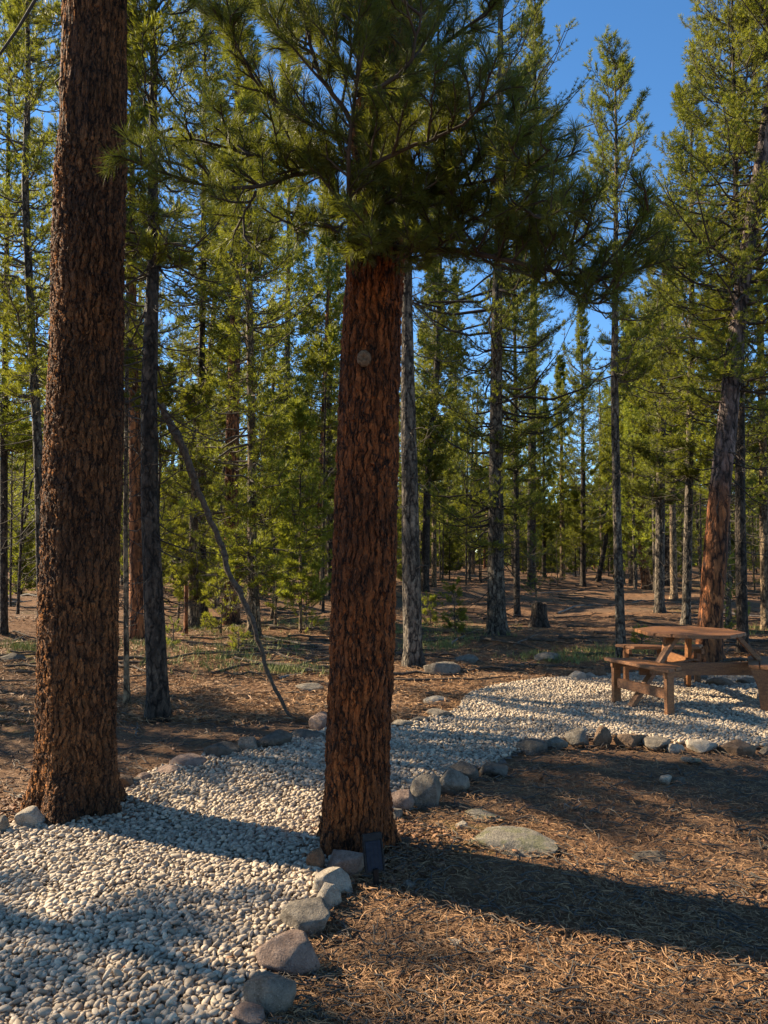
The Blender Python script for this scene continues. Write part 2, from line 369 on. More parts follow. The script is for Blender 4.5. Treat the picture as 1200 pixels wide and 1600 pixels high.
# ------------------------------------------------------------------ rocks
def rng0(seed): return .8 + .35 * ((seed * 7919) % 97) / 97
def rock(px, py, w, h, m, label, seed, cat='rock', group='stones edging the gravel path', depth=.85, sink=.28, sub=4, name='edging_stone', rz=None):
    x, y, z = gp(px, py); s = mpp(px, py, y); W = w * s; dep = CAMZ / sqrt(y * y + CAMZ ** 2); depth *= rng0(seed); H = max(.52 * h * s, (h * s - W * depth * dep * .55)) * 1.12; W *= 1.26 if py > 1340 else 1.14
    rng = np.random.default_rng(seed); V, F = ico(sub); V = V.copy()
    for _ in range(13):
        n = nrm(rng.normal(size=3) * (1, 1, .9)); d = rng.uniform(.5, .86); k = V @ n - d
        V -= np.clip(k, 0, None)[:, None] * n * .93
    V *= (1 + .10 * fbm(V * 1.8 + seed, seed, 4) + .03 * fbm(V * 8, seed + 5, 3))[:, None]
    V /= np.abs(V).max(0)
    a = rng.uniform(-.5, .5) if rz is None else rz
    V = V * (W / 2, W / 2 * depth, H / (2 - 2 * sink))
    c, sn = cos(a), sin(a); V = np.stack([V[:, 0] * c - V[:, 1] * sn, V[:, 0] * sn + V[:, 1] * c, V[:, 2]], 1)
    o = link(name, npmesh(name, V, F, m, True), None, (x, y + W * depth * .40, z + H / (2 - 2 * sink) * (1 - 2 * sink)))
    o.data.set_sharp_from_angle(angle=radians(32)) if sub < 4 else None
    return tag(o, label, cat, group)
G2 = 'stones edging the gravel path'
ROCKS = [
 (380, 1612, 60, 40, R_PINK, 'pinkish stone cut off by the bottom edge of the photo, lowest of the path border'),
 (412, 1588, 76, 70, R_GREY, 'large round grey stone in the path border, second from the bottom of the photo'),
 (452, 1527, 92, 66, R_PINK, 'long slanted pinkish boulder in the near path border, above the round grey one'),
 (448, 1455, 14, 12, R_PALE, 'tiny pale pebble wedged between two near border boulders'),
 (480, 1462, 76, 58, R_GREY, 'pale grey lumpy stone with a tan end below the white angular border stone'),
 (512, 1422, 40, 40, R_PALE, 'small upright pale stone leaning behind the white angular border stone'),
 (517, 1402, 60, 44, R_PALE, 'bright whitish angular stone lit by the sun just below the central trunk'),
 (542, 1372, 62, 46, R_PINK, 'reddish pitted stone at the foot of the central trunk beside the solar light'),
 (495, 1366, 30, 40, R_BROWN, 'small two-toned brown stone at the left foot of the central trunk'),
 (632, 1270, 50, 34, R_PINK, 'flat pinkish slab against the right side of the central trunk'),
 (618, 1284, 26, 22, R_GREY, 'small grey stone low against the right side of the central trunk'),
 (667, 1262, 58, 50, R_GREY, 'tallest rounded grey boulder right of the central trunk'),
 (708, 1242, 50, 40, R_GREY, 'grey boulder just right of the tallest rounded one by the central trunk'),
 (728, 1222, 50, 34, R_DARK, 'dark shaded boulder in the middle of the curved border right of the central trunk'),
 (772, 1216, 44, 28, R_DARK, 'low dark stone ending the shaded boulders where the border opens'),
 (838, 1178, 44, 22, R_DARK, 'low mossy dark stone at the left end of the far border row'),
 (872, 1170, 36, 20, R_GREY, 'flat grey stone second from the left in the far border row'),
 (908, 1167, 36, 26, R_GREY, 'small blocky grey stone beside the round brown one in the far border'),
 (942, 1166, 33, 30, R_BROWN, 'round golden brown stone standing up in the far border row'),
 (988, 1168, 58, 26, R_BROWN, 'long dark brown stone right of the round golden one'),
 (1033, 1172, 44, 22, R_GREY, 'grey wedge stone between the long brown stone and the whitish flat one'),
 (1058, 1176, 26, 16, R_PALE, 'tiny pale stone just left of the whitish flat border stone'),
 (1105, 1178, 58, 20, R_PALE, 'whitish flat stone in the far border row near the right edge'),
 (1164, 1184, 58, 26, R_BROWN, 'broad brown slab nearest the right edge in the far border row'),
 (1206, 1180, 30, 18, R_GREY, 'grey stone cut by the right edge of the photo'),
 (38, 1300, 44, 38, R_PALE, 'round pale grey stone left of the big left trunk'),
 (66, 1287, 24, 20, R_PALE, 'small white stone touching the root of the big left trunk'),
 (-4, 1308, 30, 32, R_GREY, 'grey stone cut by the left edge of the photo'),
 (192, 1236, 28, 26, R_BROWN, 'squarish brown stone right behind the big left trunk'),
 (212, 1230, 18, 14, R_GREY, 'small grey stone next to the squarish brown one by the big left trunk'),
 (224, 1224, 26, 16, R_PINK, 'small pinkish stone at the left end of the long log-like border stones'),
 (258, 1216, 48, 22, R_PINK, 'smooth pinkish-grey stone left of the thin upright stick shadow in the back border'),
 (292, 1202, 52, 22, R_PINK, 'long pinkish log-shaped stone in the back border'),
 (343, 1187, 54, 30, R_DARK, 'dark rounded slab at the middle of the back border'),
 (383, 1178, 38, 26, R_GREY, 'bluish grey round stone between two dark slabs in the back border'),
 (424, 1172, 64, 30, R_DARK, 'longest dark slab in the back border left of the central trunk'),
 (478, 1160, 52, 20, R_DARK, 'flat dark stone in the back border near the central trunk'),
 (498, 1142, 30, 28, R_PINK, 'sunlit pinkish white stone peeking out left of the central trunk'),
 (626, 1139, 40, 17, R_GREY, 'flat grey stone peeking out right of the central trunk in the back border'),
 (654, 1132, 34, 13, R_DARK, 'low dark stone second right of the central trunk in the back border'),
 (688, 1124, 38, 17, R_GREY, 'pointed grey stone where the back border meets the bright gravel'),
 (902, 1064, 32, 15, R_PALE, 'bright white stone at the far rim of the table pad'),
 (924, 1062, 18, 12, R_PALE, 'small white stone right of the bright one at the far rim of the table pad'),
 (938, 1060, 22, 19, R_BROWN, 'orange-brown stone at the far rim just left of the bench'),
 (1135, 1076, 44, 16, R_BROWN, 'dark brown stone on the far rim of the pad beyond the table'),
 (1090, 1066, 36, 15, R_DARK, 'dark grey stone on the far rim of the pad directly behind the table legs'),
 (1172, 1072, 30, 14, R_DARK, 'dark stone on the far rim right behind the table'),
]
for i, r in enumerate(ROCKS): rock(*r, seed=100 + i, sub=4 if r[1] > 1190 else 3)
LOOSE = [
 (812, 1340, 128, 26, R_MOSS, 'low lichen-covered boulder half buried in the needles right of the solar light', .9, .45),
 (755, 1284, 60, 14, R_MOSS, 'flat mossy rock top just behind the lichen-covered boulder', .9, .5),
 (720, 1296, 20, 12, R_PALE, 'single small pale stone left of the lichen-covered boulder', .8, .3),
 (1042, 1224, 20, 13, R_PALE, 'bright bluish white stone alone on the shaded needles', .8, .3),
 (1062, 1224, 22, 10, R_DARK, 'small dark stone right beside the bluish white one', .8, .3),
 (1088, 1192, 34, 10, R_MOSS, 'greenish flat stone just below the far border row', .8, .4),
 (1032, 1352, 58, 18, R_DARK, 'dark greenish flat stone in the needles at the right', .9, .5),
 (640, 1388, 18, 14, R_GREY, 'little grey stone in the needles right of the solar light stake', .8, .3),
 (668, 1386, 14, 9, R_DARK, 'tiny dark stone beside the shadow edge right of the solar light', .8, .3),
 (713, 1478, 18, 10, R_PALE, 'small white pebble lying on the sunny foreground needles', .8, .3),
 (692, 1056, 54, 24, R_GREY, 'broad grey boulder at the foot of the slim grey trunk behind the path', .9, .4),
 (730, 1036, 36, 13, R_GREY, 'low grey rock behind the broad boulder in the forest floor', .9, .4),
 (484, 1080, 44, 12, R_GREY, 'grey rock on the forest floor just left of the central trunk', .9, .4),
 (684, 1100, 40, 12, R_PALE, 'pale rock poking out behind the back border right of the central trunk', .9, .4),
 (772, 968, 14, 10, R_PALE, 'white rock beside the foot of the tall grey trunk in the middle distance', .9, .3),
 (860, 1034, 42, 14, R_GREY, 'grey rock in the grass left of the slender pine near the table', .9, .4),
 (28, 1250, 12, 9, R_PALE, 'small white stone on the ground left of the big left trunk', .8, .3),
 (14, 1034, 38, 14, R_DARK, 'dark boulder on the forest floor at the left edge', .9, .4),
]
for i, (px, py, w, h, m, lb, dp, sk) in enumerate(LOOSE): rock(px, py, w, h, m, lb, 300 + i, group=None, depth=dp, sink=sk, name='rock', sub=5 if w > 100 else 3)

# ------------------------------------------------------------------ forest litter
def litter():
    rng = np.random.default_rng(8); parts = []
    for (n, y0, y1, ln, wd) in ((300000, 1.2, 8, .050, .0032), (110000, 7.5, 30, .085, .008)):
        u = rng.random(n); Y = 1 / (1 / y0 + u * (1 / y1 - 1 / y0)); X = (rng.random(n) * 2 - 1) * (.53 * Y + 1.0)
        ins = inside(X, Y); k = ~ins | (rng.random(n) < .03); X, Y = X[k], Y[k]
        cl = vnoise(np.stack([X * 3, Y * 3, X * 0], 1), 2); k = rng.random(len(X)) < .75 + .5 * cl; X, Y = X[k], Y[k]; n = len(X)
        Z = gh(X, Y) + (.004 + .022 * rng.random(n) ** 1.5) * (1 + .4 * (y0 > 5))
        a = rng.random(n) * 2 * pi; L = ln * rng.uniform(.5, 1.25, n) * (1 + .35 * (Y > 4.5) ); t = rng.normal(size=n) * .22
        d = np.stack([np.cos(a) * np.cos(t), np.sin(a) * np.cos(t), np.sin(t)], 1); p = np.stack([-np.sin(a), np.cos(a), np.zeros(n)], 1)
        w = nrm(p + np.array((0, 0, 1)) * rng.normal(size=n)[:, None] * .5) * wd * .5 * rng.uniform(.7, 1.4, n)[:, None]
        P = np.stack([X, Y, Z], 1); cv = (rng.normal(size=n) * .22 * L)[:, None] * p + np.array((0, 0, .1)) * L[:, None] * rng.random(n)[:, None]
        s0 = P - d * L[:, None] / 2; s1 = P + cv; s2 = P + d * L[:, None] / 2
        V = np.stack([s0 - w * .6, s0 + w * .6, s1 - w, s1 + w, s2 - w * .5, s2 + w * .5], 1)
        b = np.arange(n)[:, None] * 6; F = np.concatenate([b + np.array([0, 1, 3, 2]), b + np.array([2, 3, 5, 4])]); parts.append((V.reshape(-1, 3), F))
    V, F = merge(parts); return npmesh('fallen_needles', V, F, M_LITTER)
tag(link('fallen_needles', litter()), 'brown fallen pine needles carpeting the forest floor', 'pine needles', kind='stuff')
def debris():
    "small twigs, bark bits all over the floor"
    rng = np.random.default_rng(18); n = 9000
    u = rng.random(n); Y = 1 / (1 / 2.0 + u * (1 / 45 - 1 / 2.0)); X = (rng.random(n) * 2 - 1) * (.55 * Y + 1.5)
    k = ~inside(X, Y); X, Y = X[k], Y[k]; n = len(X); a = rng.normal(size=n) * .9; L = rng.uniform(.03, .11, n) * (1 + Y * .16)
    K = 4; s = np.linspace(-.5, .5, K); P = np.zeros((n, K, 3)); P[..., 0] = X[:, None] + np.cos(a)[:, None] * s * L[:, None]; P[..., 1] = Y[:, None] + np.sin(a)[:, None] * s * L[:, None]
    P[..., :2] += rng.normal(size=(n, K, 2)) * .05 * L[:, None, None]; P[..., 2] = gh(P[..., 0], P[..., 1]) + .008 + .02 * rng.random((n, K)) * (1 + Y[:, None] * .08)
    R = np.linspace(1, .5, K) * (rng.uniform(.0012, .0035, n) * (1 + Y * .14))[:, None]; V, F = tubes(P, R, 4)
    return npmesh('twig_litter', V, F, M_TWIG, True)
tag(link('twig_litter', debris()), 'small dead twigs scattered all over the forest floor', 'twigs', kind='stuff')
def roots():
    rng = np.random.default_rng(91); n = 420; Y = 10 + 40 * rng.random(n) ** 1.2; X = (rng.random(n) * 1.1 - .5) * Y; L = rng.uniform(.4, 2.2, n); a = rng.normal(size=n) * .35
    k = ~inside(X, Y) & ~inside(X + L * .5, Y) & ~inside(X - L * .5, Y); X, Y, L, a = X[k], Y[k], L[k], a[k]; n = len(X); K = 9; s = np.linspace(-.5, .5, K); P = np.zeros((n, K, 3))
    P[..., 0] = X[:, None] + np.cos(a)[:, None] * s * L[:, None]; P[..., 1] = Y[:, None] + np.sin(a)[:, None] * s * L[:, None] + np.cumsum(rng.normal(size=(n, K)), 1) * .05 * L[:, None]
    P[..., 2] = gh(P[..., 0], P[..., 1]) + .02 + .03 * rng.random((n, K)); R = (np.linspace(1, .35, K) * rng.uniform(.010, .030, n)[:, None]) * (1 + .015 * Y[:, None])
    V, F = tubes(P, R, 5); return npmesh('ground_sticks', V, F, M_DEAD, True)
tag(link('ground_sticks', roots()), 'scattered dead sticks and surface roots across the forest clearing', 'sticks', kind='stuff')
def grass():
    rng = np.random.default_rng(28); P = []
    spots = [(330, 1030, 120, 26), (240, 1010, 60, 12), (420, 1010, 60, 12), (700, 985, 110, 20), (600, 990, 40, 10), (880, 1030, 90, 9), (960, 1020, 60, 8), (720, 905, 90, 8), (60, 1015, 60, 7), (30, 915, 60, 8), (470, 975, 70, 10), (1190, 985, 40, 10), (680, 1010, 60, 10), (20, 1010, 30, 8), (460, 1050, 60, 8), (1060, 1015, 60, 6), (330, 985, 80, 10)]
    for px, py, rx, ry in spots:
        for _ in range(int(rx * 1.4)):
            x, y, z = gp(px + rng.normal() * rx * .5, py + rng.normal() * ry * .5)
            if not inside(np.array(x), np.array(y)): P.append((x, y, z))
    P = np.repeat(np.array(P), 8, 0); P[:, :2] += rng.normal(size=(len(P), 2)) * .035; P[:, 2] = gh(P[:, 0], P[:, 1])
    V, F = blades(rng, P, np.tile([0, 0, 1.], (len(P), 1)), 1, .15, .008, .55, .6); return npmesh('grass', V, F, M_GRASS)
tag(link('grass', grass()), 'sparse yellow-green grass tufts on the forest floor', 'grass', kind='stuff')

# ------------------------------------------------------------------ pines
def smooth_path(pts, n):
    "Catmull-Rom through pts (k,d), n samples by parameter z"
    pts = np.asarray(pts, float); z = pts[:, 2]; zz = n if np.ndim(n) else np.linspace(z[0], z[-1], n)
    out = np.stack([np.interp(zz, z, pts[:, i]) for i in range(pts.shape[1])], 1)
    if len(zz) > 12:
        k = max(1, len(zz) // 22); ker = np.ones(2 * k + 1) / (2 * k + 1)
        for i in (0, 1, 3): 
            pad = np.concatenate([2 * out[0, i] - out[1:k + 1, i][::-1], out[:, i], 2 * out[-1, i] - out[-k - 1:-1, i][::-1]]); out[:, i] = np.convolve(pad, ker, 'valid')
    out[:, 2] = zz; return out
def trunk_mesh(path, m, seg=14, flare=.35, seed=0, rough=.05, zz=None):
    P = smooth_path(path, zz if zz is not None else max(14, int((path[-1][2] - path[0][2]) / .25)))
    th = np.arange(seg) * 2 * pi / seg; n = len(P); z0 = P[0, 2]
    fl = 1 + flare * np.exp(-(P[:, 2] - z0) / .16)[:, None]
    root = 1 + (.16 * np.sin(th * 5 + seed) + .1 * np.sin(th * 3 + seed * 2))[None] * np.exp(-(P[:, 2] - z0) / .22)[:, None] * (flare > 0) * (1.6 if seg > 100 else 1)
    q = np.stack([np.cos(th)[None] * 1.5 + 0 * P[:, :1], np.sin(th)[None] * 1.5 + 0 * P[:, :1], P[:, 2:3] * 1.6 + 0 * th[None]], -1)
    rr = P[:, 3:4] * fl * root * (1 + rough * 2 * fbm(q + seed * 3.1, seed, 3))
    V = np.stack([P[:, :1] + rr * np.cos(th), P[:, 1:2] + rr * np.sin(th), P[:, 2:3] + 0 * rr], -1).reshape(-1, 3)
    i = np.arange(n * seg).reshape(n, seg); A, B = i[:-1], i[1:]
    F = np.stack([A, np.roll(A, -1, 1), np.roll(B, -1, 1), B], -1).reshape(-1, 4)
    return npmesh('trunk', V, F, m, True)

def crown_arrays(rng, path, z0, z1, R, whorl=.34, per=7.2, K=7, up0=-.12, up1=.75, nt=10, lod=0, dens=1.0, shape=.75, tip_up=.25):
    "branches, twigs and tufts for a living crown between z0 and z1"
    zs = np.arange(z0, z1 - .05, whorl); nb = int(len(zs) * per); zb = np.sort(rng.choice(zs, nb)) + rng.normal(size=nb) * .07; zb = np.clip(zb, z0, z1 - .08)
    az_ = rng.random(nb) * 2 * pi; ph = rng.random() * 6; t = (zb - z0) / (z1 - z0); prof = np.clip((1 - t) ** shape, .05, 1) * np.clip(.45 + 2.2 * t, 0, 1)
    L = R * prof * (rng.uniform(.35, 1.2, nb) * (1 + .3 * np.sin(az_ * 1 + zb * 1.3 + ph))) + min(.12, R * .25)
    az = az_; el = up0 + (up1 - up0) * t ** 1.3 + rng.normal(size=nb) * .14
    base = np.stack([np.interp(zb, path[:, 2], path[:, i]) for i in (0, 1)] + [zb], 1)
    s = np.linspace(0, 1, K); h = np.stack([np.cos(az), np.sin(az)], 1)
    P = np.zeros((nb, K, 3)); wob = np.cumsum(rng.normal(size=(nb, K, 3)), 1) * .035 * L[:, None, None]; wob[:, 0] = 0
    P[..., :2] = base[:, None, :2] + h[:, None] * (s * np.cos(el)[:, None] * L[:, None])[..., None]
    P[..., 2] = base[:, None, 2] + L[:, None] * (s * np.sin(el)[:, None] + tip_up * s ** 2 - .12 * np.sin(s * pi))
    P += wob; Rb = (.006 + .011 * L)[:, None] * np.linspace(1, .22, K)
    wood = [tubes(P, Rb, 4 if lod < 2 else 3)]
    # twigs
    st = np.linspace(.28, .97, nt); f = st * (K - 1); i0 = np.minimum(f.astype(int), K - 2); fr = (f - i0)[None, :, None]
    O = P[:, i0] * (1 - fr) + P[:, i0 + 1] * fr; D = nrm(P[:, i0 + 1] - P[:, i0])
    side = np.where(np.arange(nt) % 2, 1., -1.)[None, :, None] * rng.uniform(.5, 1.1, (nb, nt, 1)); perp = np.stack([-h[:, 1], h[:, 0], 0 * h[:, 0]], 1)[:, None]
    Dt = nrm(D + side * perp + np.array((0, 0, 1.)) * rng.uniform(-.1, .5, (nb, nt, 1)))
    lt = (L[:, None] * .34 * (1.15 - st)[None] + .10) * rng.uniform(.7, 1.25, (nb, nt))
    O = O.reshape(-1, 3); Dt = Dt.reshape(-1, 3); lt = lt.ravel(); keep = rng.random(len(O)) < dens; O, Dt, lt = O[keep], Dt[keep], lt[keep]
    mid = O + Dt * lt[:, None] * .5 + rng.normal(size=O.shape) * .02; end = O + Dt * lt[:, None] + np.array((0, 0, .12)) * lt[:, None]
    if lod < 2: wood.append(tubes(np.stack([O, mid, end], 1), np.tile([.006, .0045, .003], (len(O), 1)), 3))
    qs = (.3, .55, .78, 1.0) if lod == 0 else ((.4, .7, 1.0) if lod == 1 else (.55, 1.0))
    T = np.concatenate([O + (end - O) * q for q in qs] + [P[:, -1]]); TD = np.concatenate([Dt] * len(qs) + [nrm(P[:, -1] - P[:, -2])])
    TD = nrm(TD + np.array((0, 0, .35)))
    return wood, T, TD
def dead_arrays(rng, path, z0, z1, n, L0=.7, droop=.25, sub=True):
    if n <= 0 or z1 <= z0: return []
    K = 7; zb = rng.uniform(z0, z1, n); L = L0 * rng.uniform(.3, 1.3, n) * (.6 + .6 * (zb - z0) / (z1 - z0 + .01)); az = rng.random(n) * 2 * pi
    base = np.stack([np.interp(zb, path[:, 2], path[:, i]) for i in (0, 1)] + [zb], 1); s = np.linspace(0, 1, K); h = np.stack([np.cos(az), np.sin(az)], 1)
    P = np.zeros((n, K, 3)); cur = rng.normal(size=n) * .5; perp = np.stack([-h[:, 1], h[:, 0]], 1)
    P[..., :2] = base[:, None, :2] + h[:, None] * (s * L[:, None])[..., None] + perp[:, None] * (cur[:, None] * s ** 2 * L[:, None] * .5)[..., None]
    dr = rng.normal(size=n) * .25 - droop
    P[..., 2] = base[:, None, 2] + L[:, None] * (dr[:, None] * np.sin(s * 2.2) + rng.uniform(-.1, .45, n)[:, None] * s ** 2)
    w = np.cumsum(rng.normal(size=P.shape), 1) * .03 * L[:, None, None]; w[:, 0] = 0; P += w
    out = [tubes(P, (.004 + .007 * L)[:, None] * np.linspace(1, .25, K), 4)]
    if sub:
        for q in (2, 3, 4, 5):
            m = rng.random(n) < .75; O = P[m, q]; D = nrm(nrm(P[m, q + 1] - P[m, q]) + rng.normal(size=(m.sum(), 3)) * .75); l = (L[m] * rng.uniform(.15, .5, m.sum()))[:, None]
            a = O + D * l * .5 + rng.normal(size=O.shape) * .02; b = O + D * l + np.array((0, 0, -.1)) * l + rng.normal(size=O.shape) * .03
            out.append(tubes(np.stack([O, a, b], 1), np.tile([.0045, .0035, .0022], (len(O), 1)), 3))
    return out
LODB = {0: (15, .095, .0075), 1: (12, .125, .013), 2: (9, .20, .026)}

def px_path(pts, top_py=None, top_z=None, tr=.012):
    "list of (px,py,width px), first on the ground -> origin, local trunk path"
    px, py, w = pts[0]; x, y, z = gp(px, py); P = []
    for i, (a, b, c) in enumerate(pts):
        q = at(a, b, y); P.append((q[0] - x, 0, (q[2] - z) if i else -.05, c * mpp(a, b, y) / 2))
    if top_py is not None:
        q = at(pts[-1][0], top_py, y); zt = q[2] - z
        dx = (P[-1][0] - P[0][0]) / max(.5, P[-1][2] - P[0][2]) if len(P) > 1 else 0
        dx = 0 if abs(dx) > .2 else dx * .5
        P.append((P[-1][0] + dx * (zt - P[-1][2]), 0, zt, tr))
    return (x, y, z), np.array(P)

def pine(label, pts, top, crown, R, bark, leaf=None, dead=30, deadL=.6, cat='tree', group=None, seed=1, name='pine_tree', lod=None, cut=None, dead_from=None, seg=14, flare=.3, twigs=None, **kw):
    rng = np.random.default_rng(seed); loc, path = px_path(pts, top); Y = loc[1]
    if lod is None: lod = 0 if Y < 15 else (1 if Y < 28 else 2)
    root = thing(name, label, cat, loc, group); link('trunk', trunk_mesh(path, bark, seg, flare, seed), root)
    wood = []
    if crown is not None:
        z0 = at(600, crown, Y)[2] - loc[2]; z0 = max(.3, z0); z1 = path[-1][2]
        w, T, D = crown_arrays(rng, path, z0, z1, R, lod=lod, **kw); wood += w
        nb, ln, wd = LODB[lod]; V, F = blades(rng, T, D, nb, ln, wd, .85)
        link('crown', npmesh('crown', V, F, leaf or M_NEEDLE), root)
        zd = z0
    else: zd = path[-1][2] * .95
    zl = max(.5, at(600, dead_from, Y)[2] - loc[2]) if dead_from else max(.5, zd * .22)
    wood += dead_arrays(rng, path, zl, zd + .6, dead, deadL)
    if wood: 
        V, F = merge(wood); link('branches', npmesh('branches', V, F, twigs or M_TWIG, True), root)
    return root

# ---- two big foreground trunks
def big_trunk(name_label, pts, m, top, seed, seg, fl_):
    loc, path = px_path(pts); zt = top; dx = (path[-1][0] - path[2][0]) / (path[-1][2] - path[2][2])
    path = np.vstack([path, [path[-1][0] + dx * (zt - path[-1][2]) * .6, 0, zt, .04]])
    root = thing('pine_tree', name_label, 'tree', loc)
    zz = np.concatenate([np.arange(-.05, 4.3, .0075), np.arange(4.3, zt, .12)])
    link('trunk', trunk_mesh(path, m, seg, fl_, seed, .045, zz), root)
    return root, path, loc
A_root, A_path, A_loc = big_trunk('massive brown pine trunk at the left beside the gravel, tallest and thickest in the photo',
    [(117, 1268, 128), (120, 1180, 120), (121, 1100, 118), (125, 900, 117), (131, 700, 116), (136, 500, 111), (141, 300, 109), (150, 0, 105)], M_BARK_A, 15.5, 3, 240, .30)
B_root, B_path, B_loc = big_trunk('thick red-brown pine trunk in the middle of the photo with dark needle boughs over it',
    [(553, 1326, 110), (556, 1200, 104), (561, 1100, 102), (565, 1000, 101), (571, 800, 100), (577, 600, 96), (586, 400, 92), (594, 200, 90), (602, 0, 88)], M_BARK_B, 13.5, 7, 220, .16)
def knot(root, loc, px, py, Y, r):
    V, F = ico(4); V = V * (1, .75, 1.15); d = np.linalg.norm(V[:, [0, 2]], axis=1)
    V = V * (1 + .10 * fbm(V * 3, 5, 3))[:, None]; V[:, 1] += np.where(V[:, 1] < 0, .42 * np.exp(-(d / .33) ** 2) + .04 * np.sin(d * 26), 0)
    q = at(px, py, Y) - np.array(loc); link('branch_knot', npmesh('branch_knot', V * r, F, M_BARK_TAN2, True), root, tuple(q))
M_BARK_TAN2 = simple('cut_wood', (.13, .085, .052), .9, .5, 60, .2, .010)
knot(B_root, B_loc, 569, 560, B_loc[1] - .168, .040)

def bottlebrush(rng, polys, step, ln, wd, per, spread=1.0):
    "needles all along twig polylines"
    P, D = [], []
    for pl in polys:
        seg = np.linalg.norm(np.diff(pl, axis=0), axis=1); tot = seg.sum(); n = max(2, int(tot / step)); c = np.concatenate([[0], np.cumsum(seg)])
        s = np.linspace(.12 * tot, tot, n); pts = np.stack([np.interp(s, c, pl[:, i]) for i in range(3)], 1); P.append(pts); D.append(nrm(np.gradient(pts, axis=0)))
    P = np.concatenate(P); D = np.concatenate(D); N = len(P)
    Pn = np.repeat(P, per, 0); Dn = np.repeat(D, per, 0); r = rng.normal(size=Pn.shape); r = nrm(r - Dn * (r * Dn).sum(1, keepdims=True))
    return blades(rng, Pn, nrm(Dn * 1.0 + r * spread * rng.uniform(.55, 1.3, (len(Pn), 1))), 1, ln, wd, .12, .35)
def hero_branches(root, loc, mains, seed, leaf, dark=M_TWIG_D, twig_gap=.070):
    rng = np.random.default_rng(seed); loc = np.array(loc); tw = []; W_ = []
    for pts, r0, tl in mains:
        Q = np.array([at(a, b, c) - loc for a, b, c in pts]); c = np.concatenate([[0], np.cumsum(np.linalg.norm(np.diff(Q, axis=0), axis=1))]); L = c[-1]
        K = 16; s = np.linspace(0, L, K); P = np.stack([np.interp(s, c, Q[:, i]) for i in range(3)], 1)
        P[1:-1] = (P[:-2] + P[1:-1] * 2 + P[2:]) / 4; P[1:] += np.cumsum(rng.normal(size=(K - 1, 3)) * .006, 0)
        W_.append(tubes(P[None], np.linspace(r0, .004, K)[None], 8)); tw.append(P[int(K * .7):])
        secs = [(P, d, tl) for d in np.arange(.2 * L, L, twig_gap)]
        for d in np.arange(.15 * L, .95 * L, .10):
            i = min(K - 2, int(d / L * (K - 1))); o = P[i]; D = nrm(P[i + 1] - P[i]); sd = nrm(np.cross(D, nrm(rng.normal(size=3)))); sd[2] = abs(sd[2]) * .6
            dr = nrm(D * .6 + sd); l = tl * rng.uniform(.9, 2.0) * (1.1 - .6 * d / L)
            Q2 = o + np.linspace(0, 1, 8)[:, None] * dr * l + np.array((0, 0, .2 * l)) * np.linspace(0, 1, 8)[:, None] ** 2 + np.cumsum(rng.normal(size=(8, 3)) * .006, 0) * np.linspace(0, 1, 8)[:, None]
            W_.append(tubes(Q2[None], np.linspace(.007, .0035, 8)[None], 5)); tw.append(Q2[4:])
            secs += [(Q2, e, tl * .8) for e in np.arange(.3 * l, l, twig_gap * 1.1)]
        for PP, d, t_ in secs:
            n_ = len(PP); LL = np.linalg.norm(np.diff(PP, axis=0), axis=1).sum(); f_ = min(.999, d / LL) * (n_ - 1); i = min(n_ - 2, int(f_)); o = PP[i] + (PP[i + 1] - PP[i]) * (f_ - i); D = nrm(PP[i + 1] - PP[i])
            sd = nrm(np.cross(D, nrm(rng.normal(size=3)))); dr = nrm(D * rng.uniform(.6, 1.2) + sd + np.array((0, 0, .35))); l = t_ * rng.uniform(.45, 1.0) * (1.1 - .5 * d / LL)
            e = o + dr * l + np.array((0, 0, .16 * l)) + rng.normal(size=3) * .015; m = o + dr * l * .5 + rng.normal(size=3) * .01
            pl = np.stack([o, m, e]); W_.append(tubes(pl[None], np.array([[.0050, .0040, .003]]), 5)); tw.append(pl)
    V, F = merge(W_); link('branches', npmesh('branches', V, F, dark, True), root)
    V, F = bottlebrush(rng, tw, .0090, .080, .0026, 9); print('hero needles', len(F))
    return V, F
